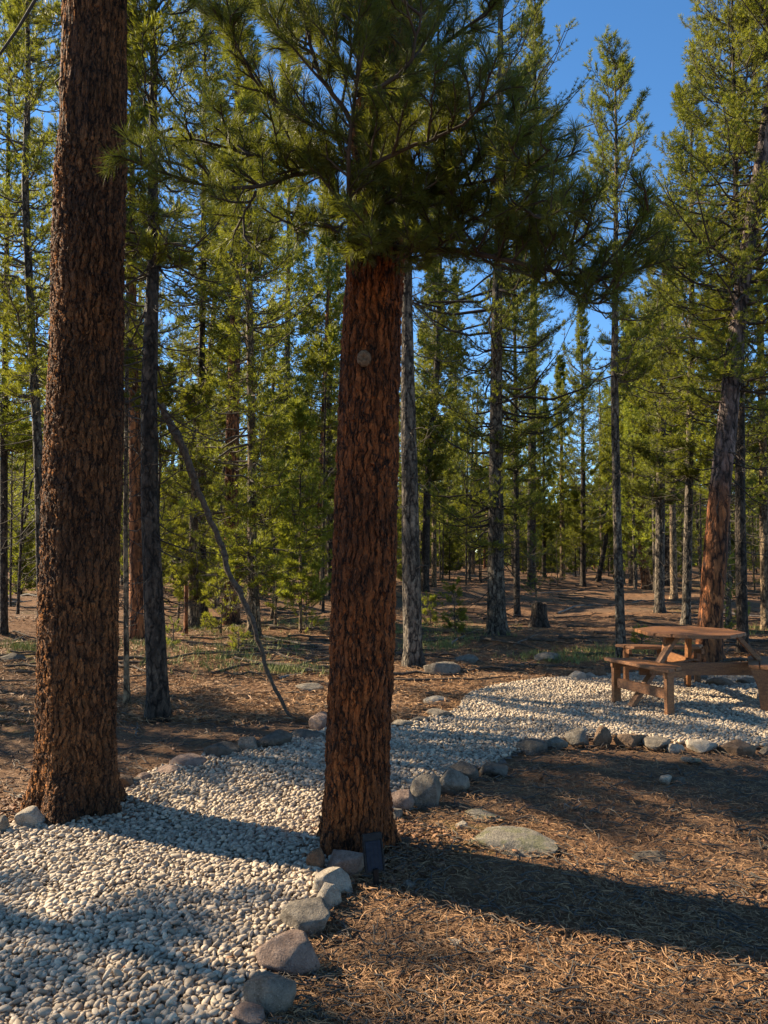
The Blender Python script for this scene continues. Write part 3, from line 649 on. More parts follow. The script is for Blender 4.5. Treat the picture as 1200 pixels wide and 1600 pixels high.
MAINS_B = [
 ([(600, 385, 4.3), (660, 392, 4.1), (720, 388, 3.9), (790, 400, 3.75), (850, 410, 3.65), (930, 428, 3.6), (1000, 420, 3.55), (1060, 395, 3.5)], .020, .24),
 ([(850, 410, 3.65), (900, 450, 3.6), (950, 470, 3.55), (975, 440, 3.5)], .010, .20),
 ([(930, 428, 3.6), (960, 390, 3.5), (985, 350, 3.4), (1005, 325, 3.3)], .008, .17),
 ([(590, 250, 4.3), (545, 262, 4.0), (470, 272, 3.8), (400, 298, 3.6), (330, 300, 3.5), (265, 285, 3.4), (215, 262, 3.3), (178, 245, 3.2)], .018, .19),
 ([(470, 272, 3.8), (420, 250, 3.7), (360, 235, 3.6), (290, 215, 3.5), (262, 225, 3.4)], .009, .19),
 ([(400, 298, 3.6), (380, 340, 3.6), (385, 380, 3.55), (410, 400, 3.5)], .007, .15),
 ([(595, 430, 4.25), (560, 370, 3.9), (546, 300, 3.6), (545, 220, 3.45), (550, 130, 3.35), (553, 60, 3.3), (548, -60, 3.25)], .017, .22),
 ([(552, 200, 3.45), (520, 140, 3.4), (488, 80, 3.35), (470, 20, 3.3), (462, -60, 3.3)], .012, .22),
 ([(550, 150, 3.4), (605, 125, 3.35), (638, 85, 3.3), (645, 20, 3.25), (650, -50, 3.2)], .011, .22),
 ([(546, 280, 3.6), (620, 240, 3.5), (690, 212, 3.4), (745, 165, 3.3), (790, 120, 3.25)], .012, .23),
 ([(600, 340, 4.3), (690, 300, 3.9), (770, 285, 3.6), (830, 262, 3.3), (862, 225, 3.1)], .014, .24),
 ([(770, 285, 3.6), (810, 320, 3.4), (850, 340, 3.2), (880, 325, 3.05)], .009, .20),
 ([(690, 300, 3.9), (740, 345, 3.8), (790, 370, 3.7), (830, 365, 3.6)], .009, .20),
 ([(590, 360, 4.2), (600, 372, 3.9), (598, 392, 3.7), (590, 385, 3.5)], .009, .15),
 ([(546, 220, 3.5), (480, 190, 3.5), (420, 140, 3.45), (370, 90, 3.4), (340, 20, 3.35)], .011, .22),
 ([(600, 150, 4.2), (520, 90, 3.9), (440, 40, 3.7), (380, -20, 3.5)], .013, .23),
 ([(620, 120, 4.2), (700, 60, 3.9), (760, 20, 3.7), (800, -40, 3.5)], .013, .22),
 ([(610, 230, 4.2), (700, 190, 4.0), (790, 200, 3.8), (850, 180, 3.6)], .012, .22),
 ([(470, 310, 3.8), (440, 350, 3.7), (450, 385, 3.6)], .006, .13),
 ([(560, 330, 3.8), (510, 345, 3.7), (470, 330, 3.6)], .007, .15),
 ([(620, 60, 4.2), (600, 0, 3.9), (590, -70, 3.6)], .012, .22),
 ([(610, 200, 4.25), (630, 160, 4.0), (640, 110, 3.8), (630, 50, 3.6)], .012, .22),
 ([(600, 280, 4.25), (610, 250, 4.0), (600, 200, 3.8), (590, 150, 3.7)], .012, .22),
 ([(605, 350, 4.25), (625, 330, 4.0), (630, 300, 3.8), (620, 250, 3.6)], .011, .20),
 ([(600, 400, 4.25), (570, 400, 4.0), (575, 385, 3.7), (580, 360, 3.5)], .009, .16),
 ([(606, 410, 4.25), (635, 405, 4.0), (640, 385, 3.8), (650, 350, 3.6)], .009, .16),
 ([(546, 262, 4.0), (500, 235, 3.9), (450, 215, 3.8), (400, 215, 3.7)], .010, .20),
 ([(700, 300, 3.9), (740, 255, 3.7), (790, 235, 3.5), (830, 210, 3.3)], .010, .22),
 ([(590, 100, 4.2), (500, 40, 4.0), (430, 0, 3.8), (360, -30, 3.7)], .012, .24),
 ([(860, 412, 3.65), (900, 380, 3.5), (930, 340, 3.4), (925, 290, 3.3)], .008, .18),
 ([(680, 392, 4.0), (720, 350, 3.8), (760, 330, 3.7), (800, 330, 3.6)], .008, .18),
 ([(740, 390, 3.9), (790, 420, 3.8), (840, 440, 3.7), (880, 455, 3.6)], .007, .15),
 ([(900, 420, 3.6), (945, 450, 3.55), (965, 475, 3.5)], .007, .16),
 ([(640, 390, 4.1), (665, 365, 3.9), (700, 360, 3.8), (730, 370, 3.7)], .007, .16),
 ([(546, 250, 3.8), (500, 262, 3.7), (460, 255, 3.7), (430, 260, 3.6)], .008, .18),
 ([(580, 300, 4.0), (600, 310, 3.8), (640, 300, 3.7), (670, 290, 3.6)], .008, .20),
]
VB, FB = hero_branches(B_root, B_loc, MAINS_B, 5, None)
rngB = np.random.default_rng(51); wB, TB, DB = crown_arrays(rngB, B_path, 5.2, 13.4, 1.7, whorl=.3, per=6)
vb, fb = blades(rngB, TB, DB, 15, .085, .0065, .85); VB, FB = merge([(VB, FB), (vb, fb)])
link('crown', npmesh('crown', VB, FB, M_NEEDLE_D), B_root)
V, F = merge(wB); link('upper_branches', npmesh('upper_branches', V, F, M_TWIG_D, True), B_root)
rngA = np.random.default_rng(52); wA, TA, DA = crown_arrays(rngA, A_path, 5.6, 15.4, 2.0, whorl=.3, per=6)
vb, fb = blades(rngA, TA, DA, 15, .085, .0065, .85); link('crown', npmesh('crown', vb, fb, M_NEEDLE), A_root)
bb = []
for pts, r in (([(100, -40, 4.8), (55, 0, 4.6), (28, 45, 4.5), (-10, 98, 4.4)], .012), ([(92, 140, 4.85), (86, 128, 4.8), (98, 118, 4.75)], .007)):
    Q = np.array([at(*q) - np.array(A_loc) for q in pts]); bb.append(tubes(Q[None], np.linspace(r, r * .6, len(Q))[None], 6))
V, F = merge(wA + bb); link('branches', npmesh('branches', V, F, M_TWIG_D, True), A_root)

# ---- individually placed pines of the middle distance
pine('slim dark-barked pine right of the massive left trunk with a tangle of thin dead branches', [(249, 1122, 34), (234, 800, 28), (233, 600, 25), (240, 400, 18), (239, 200, 13), (240, 60, 10)], -190, 420, 1.15, M_BARK_DARK, M_NEEDLE, 95, .95, seed=11, twigs=M_TWIG_D, dens=.8)
pine('thin pale grey pine at the far left edge with black patches on its upper stem', [(66, 1012, 13), (60, 700, 14), (51, 560, 13), (45, 420, 12), (38, 300, 11), (43, 180, 9)], -130, 620, 1.5, M_BARK_GREY, M_NEEDLE_Y, 50, .9, seed=12, dens=.75)
pine('very thin bare pole-like sapling just left of the slim dark-barked pine', [(198, 1102, 9), (196, 800, 7), (198, 600, 6)], 330, 640, .5, M_BARK_TAN, M_NEEDLE, 20, .4, seed=13, dens=.5, flare=.5)
pine('sunlit orange-barked pine standing behind the slim dark one at the left', [(214, 1002, 22), (211, 700, 19), (206, 500, 15)], 60, 600, 1.5, M_BARK_ORANGE, M_NEEDLE_Y, 40, .8, seed=14)
pine('orange-brown pine behind the top of the crooked leaning branch', [(362, 977, 25), (362, 750, 22), (368, 500, 17)], -120, 560, 1.6, M_BARK_ORANGE, M_NEEDLE, 45, .9, seed=15)
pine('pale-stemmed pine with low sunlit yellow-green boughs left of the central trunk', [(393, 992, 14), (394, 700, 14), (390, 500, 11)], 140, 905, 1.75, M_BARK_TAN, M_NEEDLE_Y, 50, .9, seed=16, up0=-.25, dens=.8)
pine('slender grey pine tight behind the right side of the central trunk', [(646, 1040, 30), (641, 800, 27), (637, 600, 22), (636, 430, 15), (636, 200, 12)], -200, 400, 1.4, M_BARK_GREY, M_NEEDLE, 55, .8, seed=17)
pine('dark pine just behind the slender grey one right of the central trunk', [(664, 925, 13), (668, 750, 11), (684, 560, 9)], 180, 760, 1.9, M_BARK_DARK, M_NEEDLE, 30, 1., seed=18)
pine('thin brown pine right of the dark one near the middle of the photo', [(678, 919, 8), (679, 700, 7)], 340, 800, 1.3, M_BARK_TAN, M_NEEDLE, 25, .8, seed=19)
pine('large grey-barked pine in the middle distance right of centre with broad dark boughs', [(776, 992, 32), (775, 900, 26), (775, 700, 21), (776, 500, 17), (782, 250, 12)], -330, 850, 2.35, M_BARK_GREY, M_NEEDLE, 45, 1.2, seed=20, lod=0, dens=.85, whorl=.4, twigs=M_TWIG_D)
pine('thin pine right of the large grey one and left of the stump', [(808, 962, 10), (806, 700, 8)], 330, 800, 1.5, M_BARK_DARK, M_NEEDLE, 22, .8, seed=21, lod=1)
pine('slender straight pine with its whole pointed crown against the blue sky', [(971, 1030, 16), (965, 850, 13), (960, 600, 12), (962, 400, 8), (963, 250, 5)], 92, 590, 1.35, M_BARK_GREY, M_NEEDLE, 30, .55, seed=22, per=6.5, whorl=.34, dens=.95, up0=.1, up1=.95, shape=.62, nt=8)
pine('straight grey pine left of the picnic table, second right of the sky-topped one', [(1030, 956, 15), (1033, 700, 13), (1037, 560, 9)], 340, 780, 1.7, M_BARK_GREY, M_NEEDLE, 35, .9, seed=23)
pine('slim pale tan pine far behind the picnic table', [(1053, 936, 11), (1050, 700, 9)], 420, 760, 1.3, M_BARK_TAN, M_NEEDLE_Y, 25, .8, seed=24)
pine('grey pine directly behind the left half of the picnic tabletop', [(1072, 976, 14), (1077, 750, 12), (1081, 500, 9)], 110, 740, 1.7, M_BARK_GREY, M_NEEDLE, 40, .9, seed=25)
def orange_pine():
    pts = [(1107, 1034, 40), (1112, 940, 36), (1122, 800, 33), (1140, 620, 29), (1163, 420, 23), (1188, 260, 20), (1203, 160, 17), (1215, 60, 14)]
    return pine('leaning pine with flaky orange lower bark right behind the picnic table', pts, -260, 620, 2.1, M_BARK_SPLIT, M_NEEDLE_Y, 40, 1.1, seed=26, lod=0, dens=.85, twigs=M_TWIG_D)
orange_pine()
pine('dark slim pine right of the leaning orange one behind the table', [(1161, 1022, 18), (1156, 800, 15), (1157, 600, 13), (1152, 400, 10)], -90, 520, 1.7, M_BARK_DARK, M_NEEDLE_Y, 60, .9, seed=27)
pine('thin grey pine squeezed between the leaning orange pine and the dark slim one', [(1138, 986, 10), (1137, 800, 8)], 470, 800, 1.3, M_BARK_GREY, M_NEEDLE_Y, 25, .8, seed=28)
pine('short orange-trunked pine leaning left in the distance behind the bench', [(1011, 920, 15), (1003, 862, 12), (1000, 780, 10)], 520, 850, 1.7, M_BARK_ORANGE, M_NEEDLE, 25, .9, seed=29)
pine('dark trunk left of the short orange leaning one in the distance', [(988, 916, 11), (986, 800, 9)], 480, 800, 1.5, M_BARK_DARK, M_NEEDLE, 25, .9, seed=30)
pine('distant pine with a dark trunk under the gap of sky right of centre', [(911, 911, 9), (911, 740, 7)], 480, 850, 1.8, M_BARK_DARK, M_NEEDLE_Y, 25, 1., seed=31, lod=1)
pine('bent dark sapling leaning right in the distance left of the sky-topped pine', [(934, 906, 8), (946, 850, 7), (948, 780, 5)], 640, 830, 1.2, M_BARK_DARK, M_NEEDLE, 20, 1., seed=32)
pine('distant brown trunk standing left of the large grey-barked pine', [(712, 894, 11), (712, 760, 9)], 420, 800, 2.0, M_BARK_TAN, M_NEEDLE, 25, 1., seed=33)
pine('pale short trunk with low light green boughs in the left middle distance', [(303, 980, 19), (302, 900, 17), (303, 780, 11)], 600, 930, 1.3, M_BARK_TAN, M_NEEDLE_Y, 12, .6, seed=34, up0=-.25)
pine('tall pine at the left edge of the photo behind the pale grey one', [(6, 990, 12), (6, 700, 11)], -120, 700, 1.9, M_BARK_DARK, M_NEEDLE_Y, 40, .9, seed=35)
pine('thin pale stem with bright low needles just left of the central trunk', [(470, 986, 5), (469, 850, 4)], 640, 930, .9, M_BARK_TAN, M_NEEDLE_Y, 14, .5, seed=36)
pine('tall pine filling the upper left sky between the two big trunks', [(318, 962, 14), (312, 700, 12), (318, 400, 9)], -240, 640, 2.2, M_BARK_DARK, M_NEEDLE, 50, 1., seed=37)
pine('pine with dark trunk seen immediately left of the central trunk', [(517, 930, 12), (515, 700, 10)], 240, 800, 2.1, M_BARK_DARK, M_NEEDLE, 30, 1., seed=38)
pine('broad-crowned pine behind the yellow-green boughs left of the central trunk', [(446, 935, 13), (448, 700, 11)], 30, 800, 2.3, M_BARK_GREY, M_NEEDLE, 35, 1., seed=39)
pine('tall pine hidden at the foot behind the massive left trunk', [(128, 965, 14), (130, 700, 12)], -160, 640, 2.1, M_BARK_GREY, M_NEEDLE, 30, .9, seed=40)
pine('bushy tall pine rising above the table at the right edge of the photo', [(1196, 985, 13), (1192, 700, 12)], -160, 720, 2.3, M_BARK_TAN, M_NEEDLE_Y, 35, .9, seed=41)
pine('small distant pine between the large grey-barked one and the stump', [(850, 902, 7), (850, 800, 6)], 600, 860, 1.4, M_BARK_DARK, M_NEEDLE, 15, .9, seed=42)
pine('distant pine with pale trunk left of the bent dark sapling', [(879, 906, 8), (878, 760, 7)], 560, 850, 1.7, M_BARK_TAN, M_NEEDLE, 20, .9, seed=43)
pine('broad pine whose dark crown tops the upper right of the central boughs', [(830, 925, 13), (832, 600, 12), (836, 300, 9)], -60, 560, 1.9, M_BARK_DARK, M_NEEDLE, 30, .9, seed=44, lod=1)

# ---- further pines shared between many places
def proto(seed, H, z0, R, r, leaf, bark, lod, dead):
    rng = np.random.default_rng(seed); b = rng.normal(size=2) * .25
    path = np.array([(0, 0, -.1, r), (b[0] * .3, b[1] * .3, H * .4, r * .8), (b[0], b[1], H * .8, r * .45), (b[0] * 1.1, b[1] * 1.1, H, .015)])
    w, T, D = crown_arrays(rng, path, z0, H, R, lod=lod, nt=7 if lod == 2 else 9, per=4.6, dens=.8, whorl=.42, shape=.6); nb, ln, wd = LODB[lod]
    V, F = blades(rng, T, D, nb, ln, wd, .85); w += dead_arrays(rng, path, .8, z0 + .5, dead, .9, lod < 2); W_, Fw = merge(w)
    return (trunk_mesh(path, bark, 8, .25, seed, .05), npmesh('branches', W_, Fw, M_TWIG, True), npmesh('crown', V, F, leaf))
PF = [proto(200 + i, h, z, r, tr, lf, bk, 2, 24) for i, (h, z, r, tr, lf, bk) in enumerate([
    (13, 2.8, 1.9, .14, M_NEEDLE, M_BARK_DARK), (11, 2.2, 1.8, .11, M_NEEDLE_Y, M_BARK_GREY), (14.5, 4.0, 2.0, .17, M_NEEDLE, M_BARK_TAN), (9, 1.2, 1.7, .09, M_NEEDLE_Y, M_BARK_GREY),
    (12, 3.2, 1.9, .13, M_NEEDLE, M_BARK_ORANGE), (7, .5, 1.5, .07, M_NEEDLE, M_BARK_DARK), (13.5, 2.4, 2.1, .15, M_NEEDLE_Y, M_BARK_DARK)])]
def place(P, x, y, label, group, rng, sc=1.0, name='pine_tree'):
    r = thing(name, label, 'tree', (x, y, float(gh(x, y))), group); r.rotation_euler = (rng.normal() * .015, rng.normal() * .015, rng.random() * 6.28); s = sc * rng.uniform(.85, 1.15); r.scale = (s, s, s * rng.uniform(.92, 1.1))
    for nm, me in zip(('trunk', 'branches', 'crown'), P): link(nm, me, r)
KIND = ['dark-trunked tall pine', 'grey-trunked yellow-green pine', 'tan-trunked high-crowned pine', 'short bushy yellow-green pine', 'orange-trunked pine', 'small dark young pine', 'dark-trunked yellow-green pine']
rf = np.random.default_rng(77); placed = []
lanes = []
n = 0
while n < 250:
    y = 24 + 76 * rf.random() ** .8; x = (rf.random() * 2 - 1) * (.56 * y + 5)
    px = 600 + 1200 * x / y
    if y < 46 and 690 < px < 985: continue
    if y < 32 and px > 560: continue
    if px > 860 and px < 905 and y < 75: continue
    if x < -(.5 * y + 1.2): continue
    if any((x - a) ** 2 + (y - b) ** 2 < (1.5 + y * .008) ** 2 for a, b in placed): continue
    placed.append((x, y)); n += 1
    side = 'left of the central trunk' if px < 560 else ('right of the large grey-barked pine' if px > 775 else 'between the two thickest central trunks')
    kk = rf.integers(0, len(PF)); kind_ = KIND[kk]; zone = 'in the nearer' if y < 50 else 'deep in the'
    tall = (1.0 if y < 60 else 1.12) * (.62 if 840 < px < 930 else 1)
    place(PF[kk], x, y, kind_ + ' ' + zone + ' forest ' + side.replace('the large grey-barked pine', 'the big grey pine'), kind_ + 's ' + zone + ' forest ' + side, rf, tall)
# pines outside the left edge of the photo, the ones whose crowns shade the clearing
PS = [proto(300 + i, h, z, r, tr, M_NEEDLE, M_BARK_DARK, 1, 24) for i, (h, z, r, tr) in enumerate([(12, 3.5, 1.6, .14), (14, 4.5, 1.8, .17), (10, 1.3, 1.5, .10), (11, 3.2, .9, .08)])]
SHADE = [(-6.9, 9.3, 2, 1.0, 'bushy pine left of the photo whose crown shades the middle of the clearing'), (-7.6, 10.7, 2, 1.05, 'bushy pine left of the photo, behind the other bushy one'),
         (-9.0, 6.95, 3, .9, 'open-crowned pine outside the photo, nearest the gravel at the left'), (-13.5, 12.0, 3, 1.0, 'open-crowned pine outside the photo, farther left behind the bushy pair')]
SHADE.append((-6.25, 8.35, 2, .9, 'smallest bushy pine left of the photo, closest to the massive trunk')); SHADE.append((-10.5, 11.4, 2, 1.05, 'bushy pine left of the photo, farthest of the three bushy ones'))
for x, y, k, sc, lb in SHADE: place(PS[k], x, y, lb, None, rf, sc)
for i, (x, y, k, sc) in enumerate([(9.5, 9, 0, 1), (12, 14, 1, 1), (9, -4, 1, 1), (3, -8, 0, 1), (-6, -6, 1, 1), (-9, -1, 0, 1), (13, 3, 2, 1)]): place(PS[k], x, y, 'pine outside the photo around the clearing', 'pines around the clearing', rf, sc)

# ---- young pines under the big ones
def sapling(label, px, py, hpx, R, leaf, seed, group=None, name='pine_sapling', dens=1.0):
    rng = np.random.default_rng(seed); x, y, z = gp(px, py); H = hpx * mpp(px, py, y); r = thing(name, label, 'young tree', (x, y, z), group)
    b = rng.normal(size=2) * .03 * H; path = np.array([(0, 0, -.03, .012 + .006 * H), (b[0], b[1], H * .5, .008 + .004 * H), (b[0] * 1.5, b[1], H, .004)])
    link('stem', trunk_mesh(path, M_BARK_TAN, 7, .1, seed, .04, np.linspace(-.03, H, 9)), r)
    w, T, D = crown_arrays(rng, path, H * .12, H, R, whorl=max(.14, H * .11), per=4, up0=.0, up1=.8, nt=6, lod=1, dens=dens * .55); nb, ln, wd = (12, .07, .006) if y < 15 else (10, .095, .010)
    V, F = blades(rng, T, D, nb, ln, wd, .8); link('foliage', npmesh('foliage', V, F, leaf), r); V, F = merge(w); link('branches', npmesh('branches', V, F, M_TWIG, True), r); return r
SAP = [('tiny upright pine seedling in the grass left of the large grey-barked pine', 712, 995, 90, .22, M_NEEDLE_Y), ('knee-high seedling between the slender grey pine and the tall seedling', 673, 978, 45, .2, M_NEEDLE_Y),
 ('bright low bushy young pine left of the central trunk', 478, 985, 60, .55, M_NEEDLE_Y), ('low spreading young pine at the foot of the orange-brown pine', 345, 990, 70, .7, M_NEEDLE_Y),
 ('young pine with feathery boughs above the broken pale stub', 430, 978, 200, .9, M_NEEDLE_Y), ('young pine beside the slim dark-barked trunk at the left', 278, 972, 190, .9, M_NEEDLE),
 ('young pine between the two orange-barked trunks at the left', 335, 950, 260, 1.0, M_NEEDLE_Y), ('young pine hugging the left side of the central trunk', 500, 945, 260, 1.0, M_NEEDLE),
 ('small young pine just right of the leaning orange pine', 1140, 1000, 120, .5, M_NEEDLE_Y), ('yellowish small young pine on the sunny floor behind the bench', 1003, 1008, 22, .22, M_NEEDLE_Y),
 ('dark young pine with low boughs left of the stump', 838, 938, 110, 1.0, M_NEEDLE), ('broad dark young pine spreading behind the thin pine by the stump', 872, 915, 90, 1.2, M_NEEDLE_D),
 ('young pine at the left edge of the photo', 8, 925, 150, 1.2, M_NEEDLE_Y), ('young pine just left of the massive left trunk', 45, 918, 130, 1.1, M_NEEDLE), ('young pine at the right edge behind the dark slim pine', 1180, 925, 140, 1.2, M_NEEDLE_Y),
 ('small yellow-green sprout beside the foot of the slim dark-barked pine', 270, 1012, 36, .18, M_NEEDLE_Y), ('thin sprout in the grass in front of the mound at the left', 372, 1018, 34, .14, M_NEEDLE_Y)]
for i, q in enumerate(SAP): sapling(*q, seed=400 + i)
PU = []
for i in range(4):
    rng = np.random.default_rng(500 + i); H = (3.2, 4.2, 2.4, 5)[i]; path = np.array([(0, 0, -.05, .045), (.02, .03, H * .5, .03), (0, .05, H, .006)])
    w, T, D = crown_arrays(rng, path, H * .08, H, (1.1, 1.2, .95, 1.3)[i], whorl=.28, per=6, up0=-.05, nt=7, lod=2); V, F = blades(rng, T, D, 9, .18, .028, .85); W_, Fw = merge(w)
    PU.append((trunk_mesh(path, M_BARK_DARK, 7, .1, i, .04), npmesh('branches', W_, Fw, M_TWIG, True), npmesh('crown', V, F, (M_NEEDLE, M_NEEDLE_Y)[i % 2])))
n = 0
while n < 70:
    y = 30 + 60 * rf.random(); x = (rf.random() * 2 - 1) * (.56 * y + 4); px = 600 + 1200 * x / y
    if y < 48 and 640 < px < 1000: continue
    if any((x - a) ** 2 + (y - b) ** 2 < .8 for a, b in placed): continue
    placed.append((x, y)); n += 1; side = 'left of the central trunk' if px < 560 else 'right of the central trunk'; k = rf.integers(0, 4); kn = ('dark green', 'yellow-green')[k % 2]
    place(PU[k], x, y, kn + ' young pine low among the distant trunks ' + side, kn + ' young pines among the trunks ' + side, rf, 1, 'pine_sapling')
PT = [proto(900 + i, h, z, .55, r, M_NEEDLE, bk, 2, 34) for i, (h, z, r, bk) in enumerate([(8, 5.2, .045, M_BARK_TAN), (9.5, 6.5, .055, M_BARK_GREY), (7, 4.6, .04, M_BARK_DARK)])]
n = 0
while n < 48:
    y = 17 + 36 * rf.random(); x = (rf.random() * 2 - 1) * (.53 * y + 1); px = 600 + 1200 * x / y
    if 600 < px < 1010 and y < 42 or (px > 560 and y < 24): continue
    if any((x - a) ** 2 + (y - b) ** 2 < .7 for a, b in placed): continue
    placed.append((x, y)); n += 1; k = rf.integers(0, 3); side = 'left of the central trunk' if px < 560 else 'right of the central trunk'; kn = ('tan', 'grey', 'dark')[k]
    place(PT[k], x, y, 'very thin ' + kn + ' pole pine with a scant top ' + side, 'thin ' + kn + ' pole pines ' + side, rf, 1, 'pole_pine')
def far_wood():
    rng = np.random.default_rng(600); parts = []; tr = []
    n = 1500; y = rng.uniform(98, 190, n); a = rng.uniform(-1.0, 1.0, n); x = y * a; H = rng.uniform(9, 17, n); z = gh(x, y)
    m = 90; t = rng.random((n, m)) ** 1.1; ang = rng.random((n, m)) * 6.28; R = 2.3 * (1 - t) ** .7 * rng.random((n, m)) ** .5 + .2
    P = np.stack([x[:, None] + R * np.cos(ang), y[:, None] + R * np.sin(ang), z[:, None] + H[:, None] * t], -1).reshape(-1, 3)
    D = np.stack([np.cos(ang), np.sin(ang), .3 + 0 * ang], -1).reshape(-1, 3); V, F = blades(rng, P, nrm(D), 3, 1.0, .35, .9)
    o = link('distant_forest', npmesh('distant_forest', V, F, M_NEEDLE)); tag(o, 'far wall of pine forest closing the view behind all trunks', 'forest', kind='stuff')
far_wood()

# ------------------------------------------------------------------ dead wood
def tube_thing(name, label, cat, pts, m, parent=None, seg=8, seed=0, group=None, K=40):
    "pts: (x,y,z,r) world"
    pts = np.array(pts, float); o0 = pts[0, :3].copy(); c = np.concatenate([[0], np.cumsum(np.linalg.norm(np.diff(pts[:, :3], axis=0), axis=1))]); s = np.linspace(0, c[-1], K)
    Q = np.stack([np.interp(s, c, pts[:, i]) for i in range(4)], 1)
    Q[1:-1] = (Q[:-2] + 2 * Q[1:-1] + Q[2:]) / 4
    P = Q[:, :3] - o0; P += np.stack([fbm(P * 5 + seed + q, seed + q, 4) for q in (0, 9, 17)], 1) * (.022 if len(pts) < 12 else .045) * np.clip(np.arange(K) / 4, 0, 1)[:, None]; V, F = tubes(P[None], Q[None, :, 3], seg)
    V = V + .12 * np.repeat(Q[:, 3], seg)[:, None] * np.random.default_rng(seed).normal(size=V.shape)
    caps = [(P[0], 0), (P[-1], (K - 1) * seg)]; n = len(V); Fc = []
    for i, (p, b) in enumerate(caps):
        V = np.vstack([V, p]); Fc += [[n + i, b + (j + (1 - i)) % seg, b + (j + i) % seg, n + i] for j in range(seg)]
    F3 = [list(dict.fromkeys(f)) for f in Fc]
    me = npmesh(name, V, F, m, True)
    o = link(name, me, parent, tuple(o0) if parent is None else (0, 0, 0))
    if parent is None: tag(o, label, cat, group)
    return o
Yb = 8.2; CB = [(500, 1133, 7.35, 3), (470, 1122, 7.6, 4), (450, 1118, 7.75, 5), (438, 1094, 7.8, 8), (412, 1040, 7.9, 10), (404, 1010, 7.9, 10), (395, 970, 7.95, 11), (380, 938, 8.0, 13), (355, 890, 8.05, 13), (343, 845, 8.1, 13), (320, 790, 8.1, 14), (298, 740, 8.1, 16), (283, 700, 8.1, 17), (268, 660, 8.1, 17), (250, 632, 8.0, 15)]
cb = tube_thing('crooked_branch', 'crooked grey dead branch leaning from the slim dark-barked pine down to the ground', 'dead branch', [(*at(a, b, c), d * .68 * mpp(a, b, c) / 2) for a, b, c, d in CB], M_DEAD, seg=10, seed=3, K=70)
def side_twigs(o, n, seed):
    me = o.data; V = np.zeros(len(me.vertices) * 3); me.vertices.foreach_get('co', V); V = V.reshape(-1, 3)[:70 * 10].reshape(70, 10, 3).mean(1); rng = np.random.default_rng(seed)
    i = rng.integers(14, 66, n); D = nrm(rng.normal(size=(n, 3)) + np.array((0, 0, .4))); l = rng.uniform(.06, .38, (n, 1)); O = V[i]; m = O + D * l * .5 + rng.normal(size=(n, 3)) * .02; e = O + D * l + rng.normal(size=(n, 3)) * .04
    a, b = tubes(np.stack([O, m, e], 1), np.tile([.007, .005, .003], (n, 1)), 5); link('twigs', npmesh('twigs', a, b, M_DEAD, True), o)
side_twigs(cb, 13, 9)
def floor_stick(label, a, b, r, seed, m=M_STICK, mid=None, group=None, name='fallen_branch'):
    p = gp(*a); q = gp(*b); rng = np.random.default_rng(seed); n = 9; s = np.linspace(0, 1, n); X = p[0] + (q[0] - p[0]) * s; Y = p[1] + (q[1] - p[1]) * s
    X = X + np.cumsum(rng.normal(size=n)) * .02; Y = Y + np.cumsum(rng.normal(size=n)) * .03; Z = gh(X, Y) + r * .7 + .02 * rng.random(n); 
    return tube_thing(name, label, 'fallen branch', np.stack([X, Y, Z, r * np.linspace(1, .35, n)], 1), m, seed=seed, group=group, K=30)
STK = [('long fallen branch lying across the floor right of the crooked one', (410, 996), (520, 1014), .03, M_TWIG), ('pale stick on the floor behind the thin pole sapling', (205, 1044), (222, 1052), .015, M_STICK),
 ('small pale stick on the shaded needles below the slim dark-barked pine', (214, 1150), (222, 1132), .006, M_STICK), ('pale stick on the sunny floor left of the massive trunk', (20, 1003), (36, 996), .02, M_STICK),
 ('pale fallen branch pointing to the slender grey pine', (705, 1010), (745, 985), .02, M_STICK), ('thin fallen branch lying left of the stump', (800, 1010), (838, 992), .015, M_STICK),
 ('long thin fallen branch in the clearing right of the stump', (870, 960), (960, 945), .03, M_STICK), ('fallen branch in the clearing above the stump', (820, 930), (905, 922), .04, M_STICK),
 ('dark fallen branch behind the sky-topped pine', (985, 945), (1028, 935), .04, M_TWIG), ('fallen pole left of the stump pointing at the large pine', (790, 1045), (845, 1035), .018, M_TWIG),
 ('grey fallen branch at the right behind the table', (1105, 955), (1195, 965), .05, M_STICK), ('dark fallen log at the left edge of the floor', (0, 925), (60, 935), .07, M_TWIG),
 ('grey fallen log in the left distance', (2, 945), (50, 940), .05, M_STICK), ('fallen branch left of the central trunk in the sun', (440, 1063), (500, 1046), .02, M_STICK),
 ('thin twig arching over the foreground needles right of the solar light', (610, 1330), (700, 1352), .004, M_TWIG), ('thin dark stick lying in the foreground needle shadow', (870, 1350), (990, 1420), .004, M_TWIG),
 ('short pale stick in the middle of the shaded needle bed', (880, 1262), (925, 1240), .004, M_STICK)]
for i, (lb, a, b, r, m) in enumerate(STK): floor_stick(lb, a, b, r, 700 + i, m)
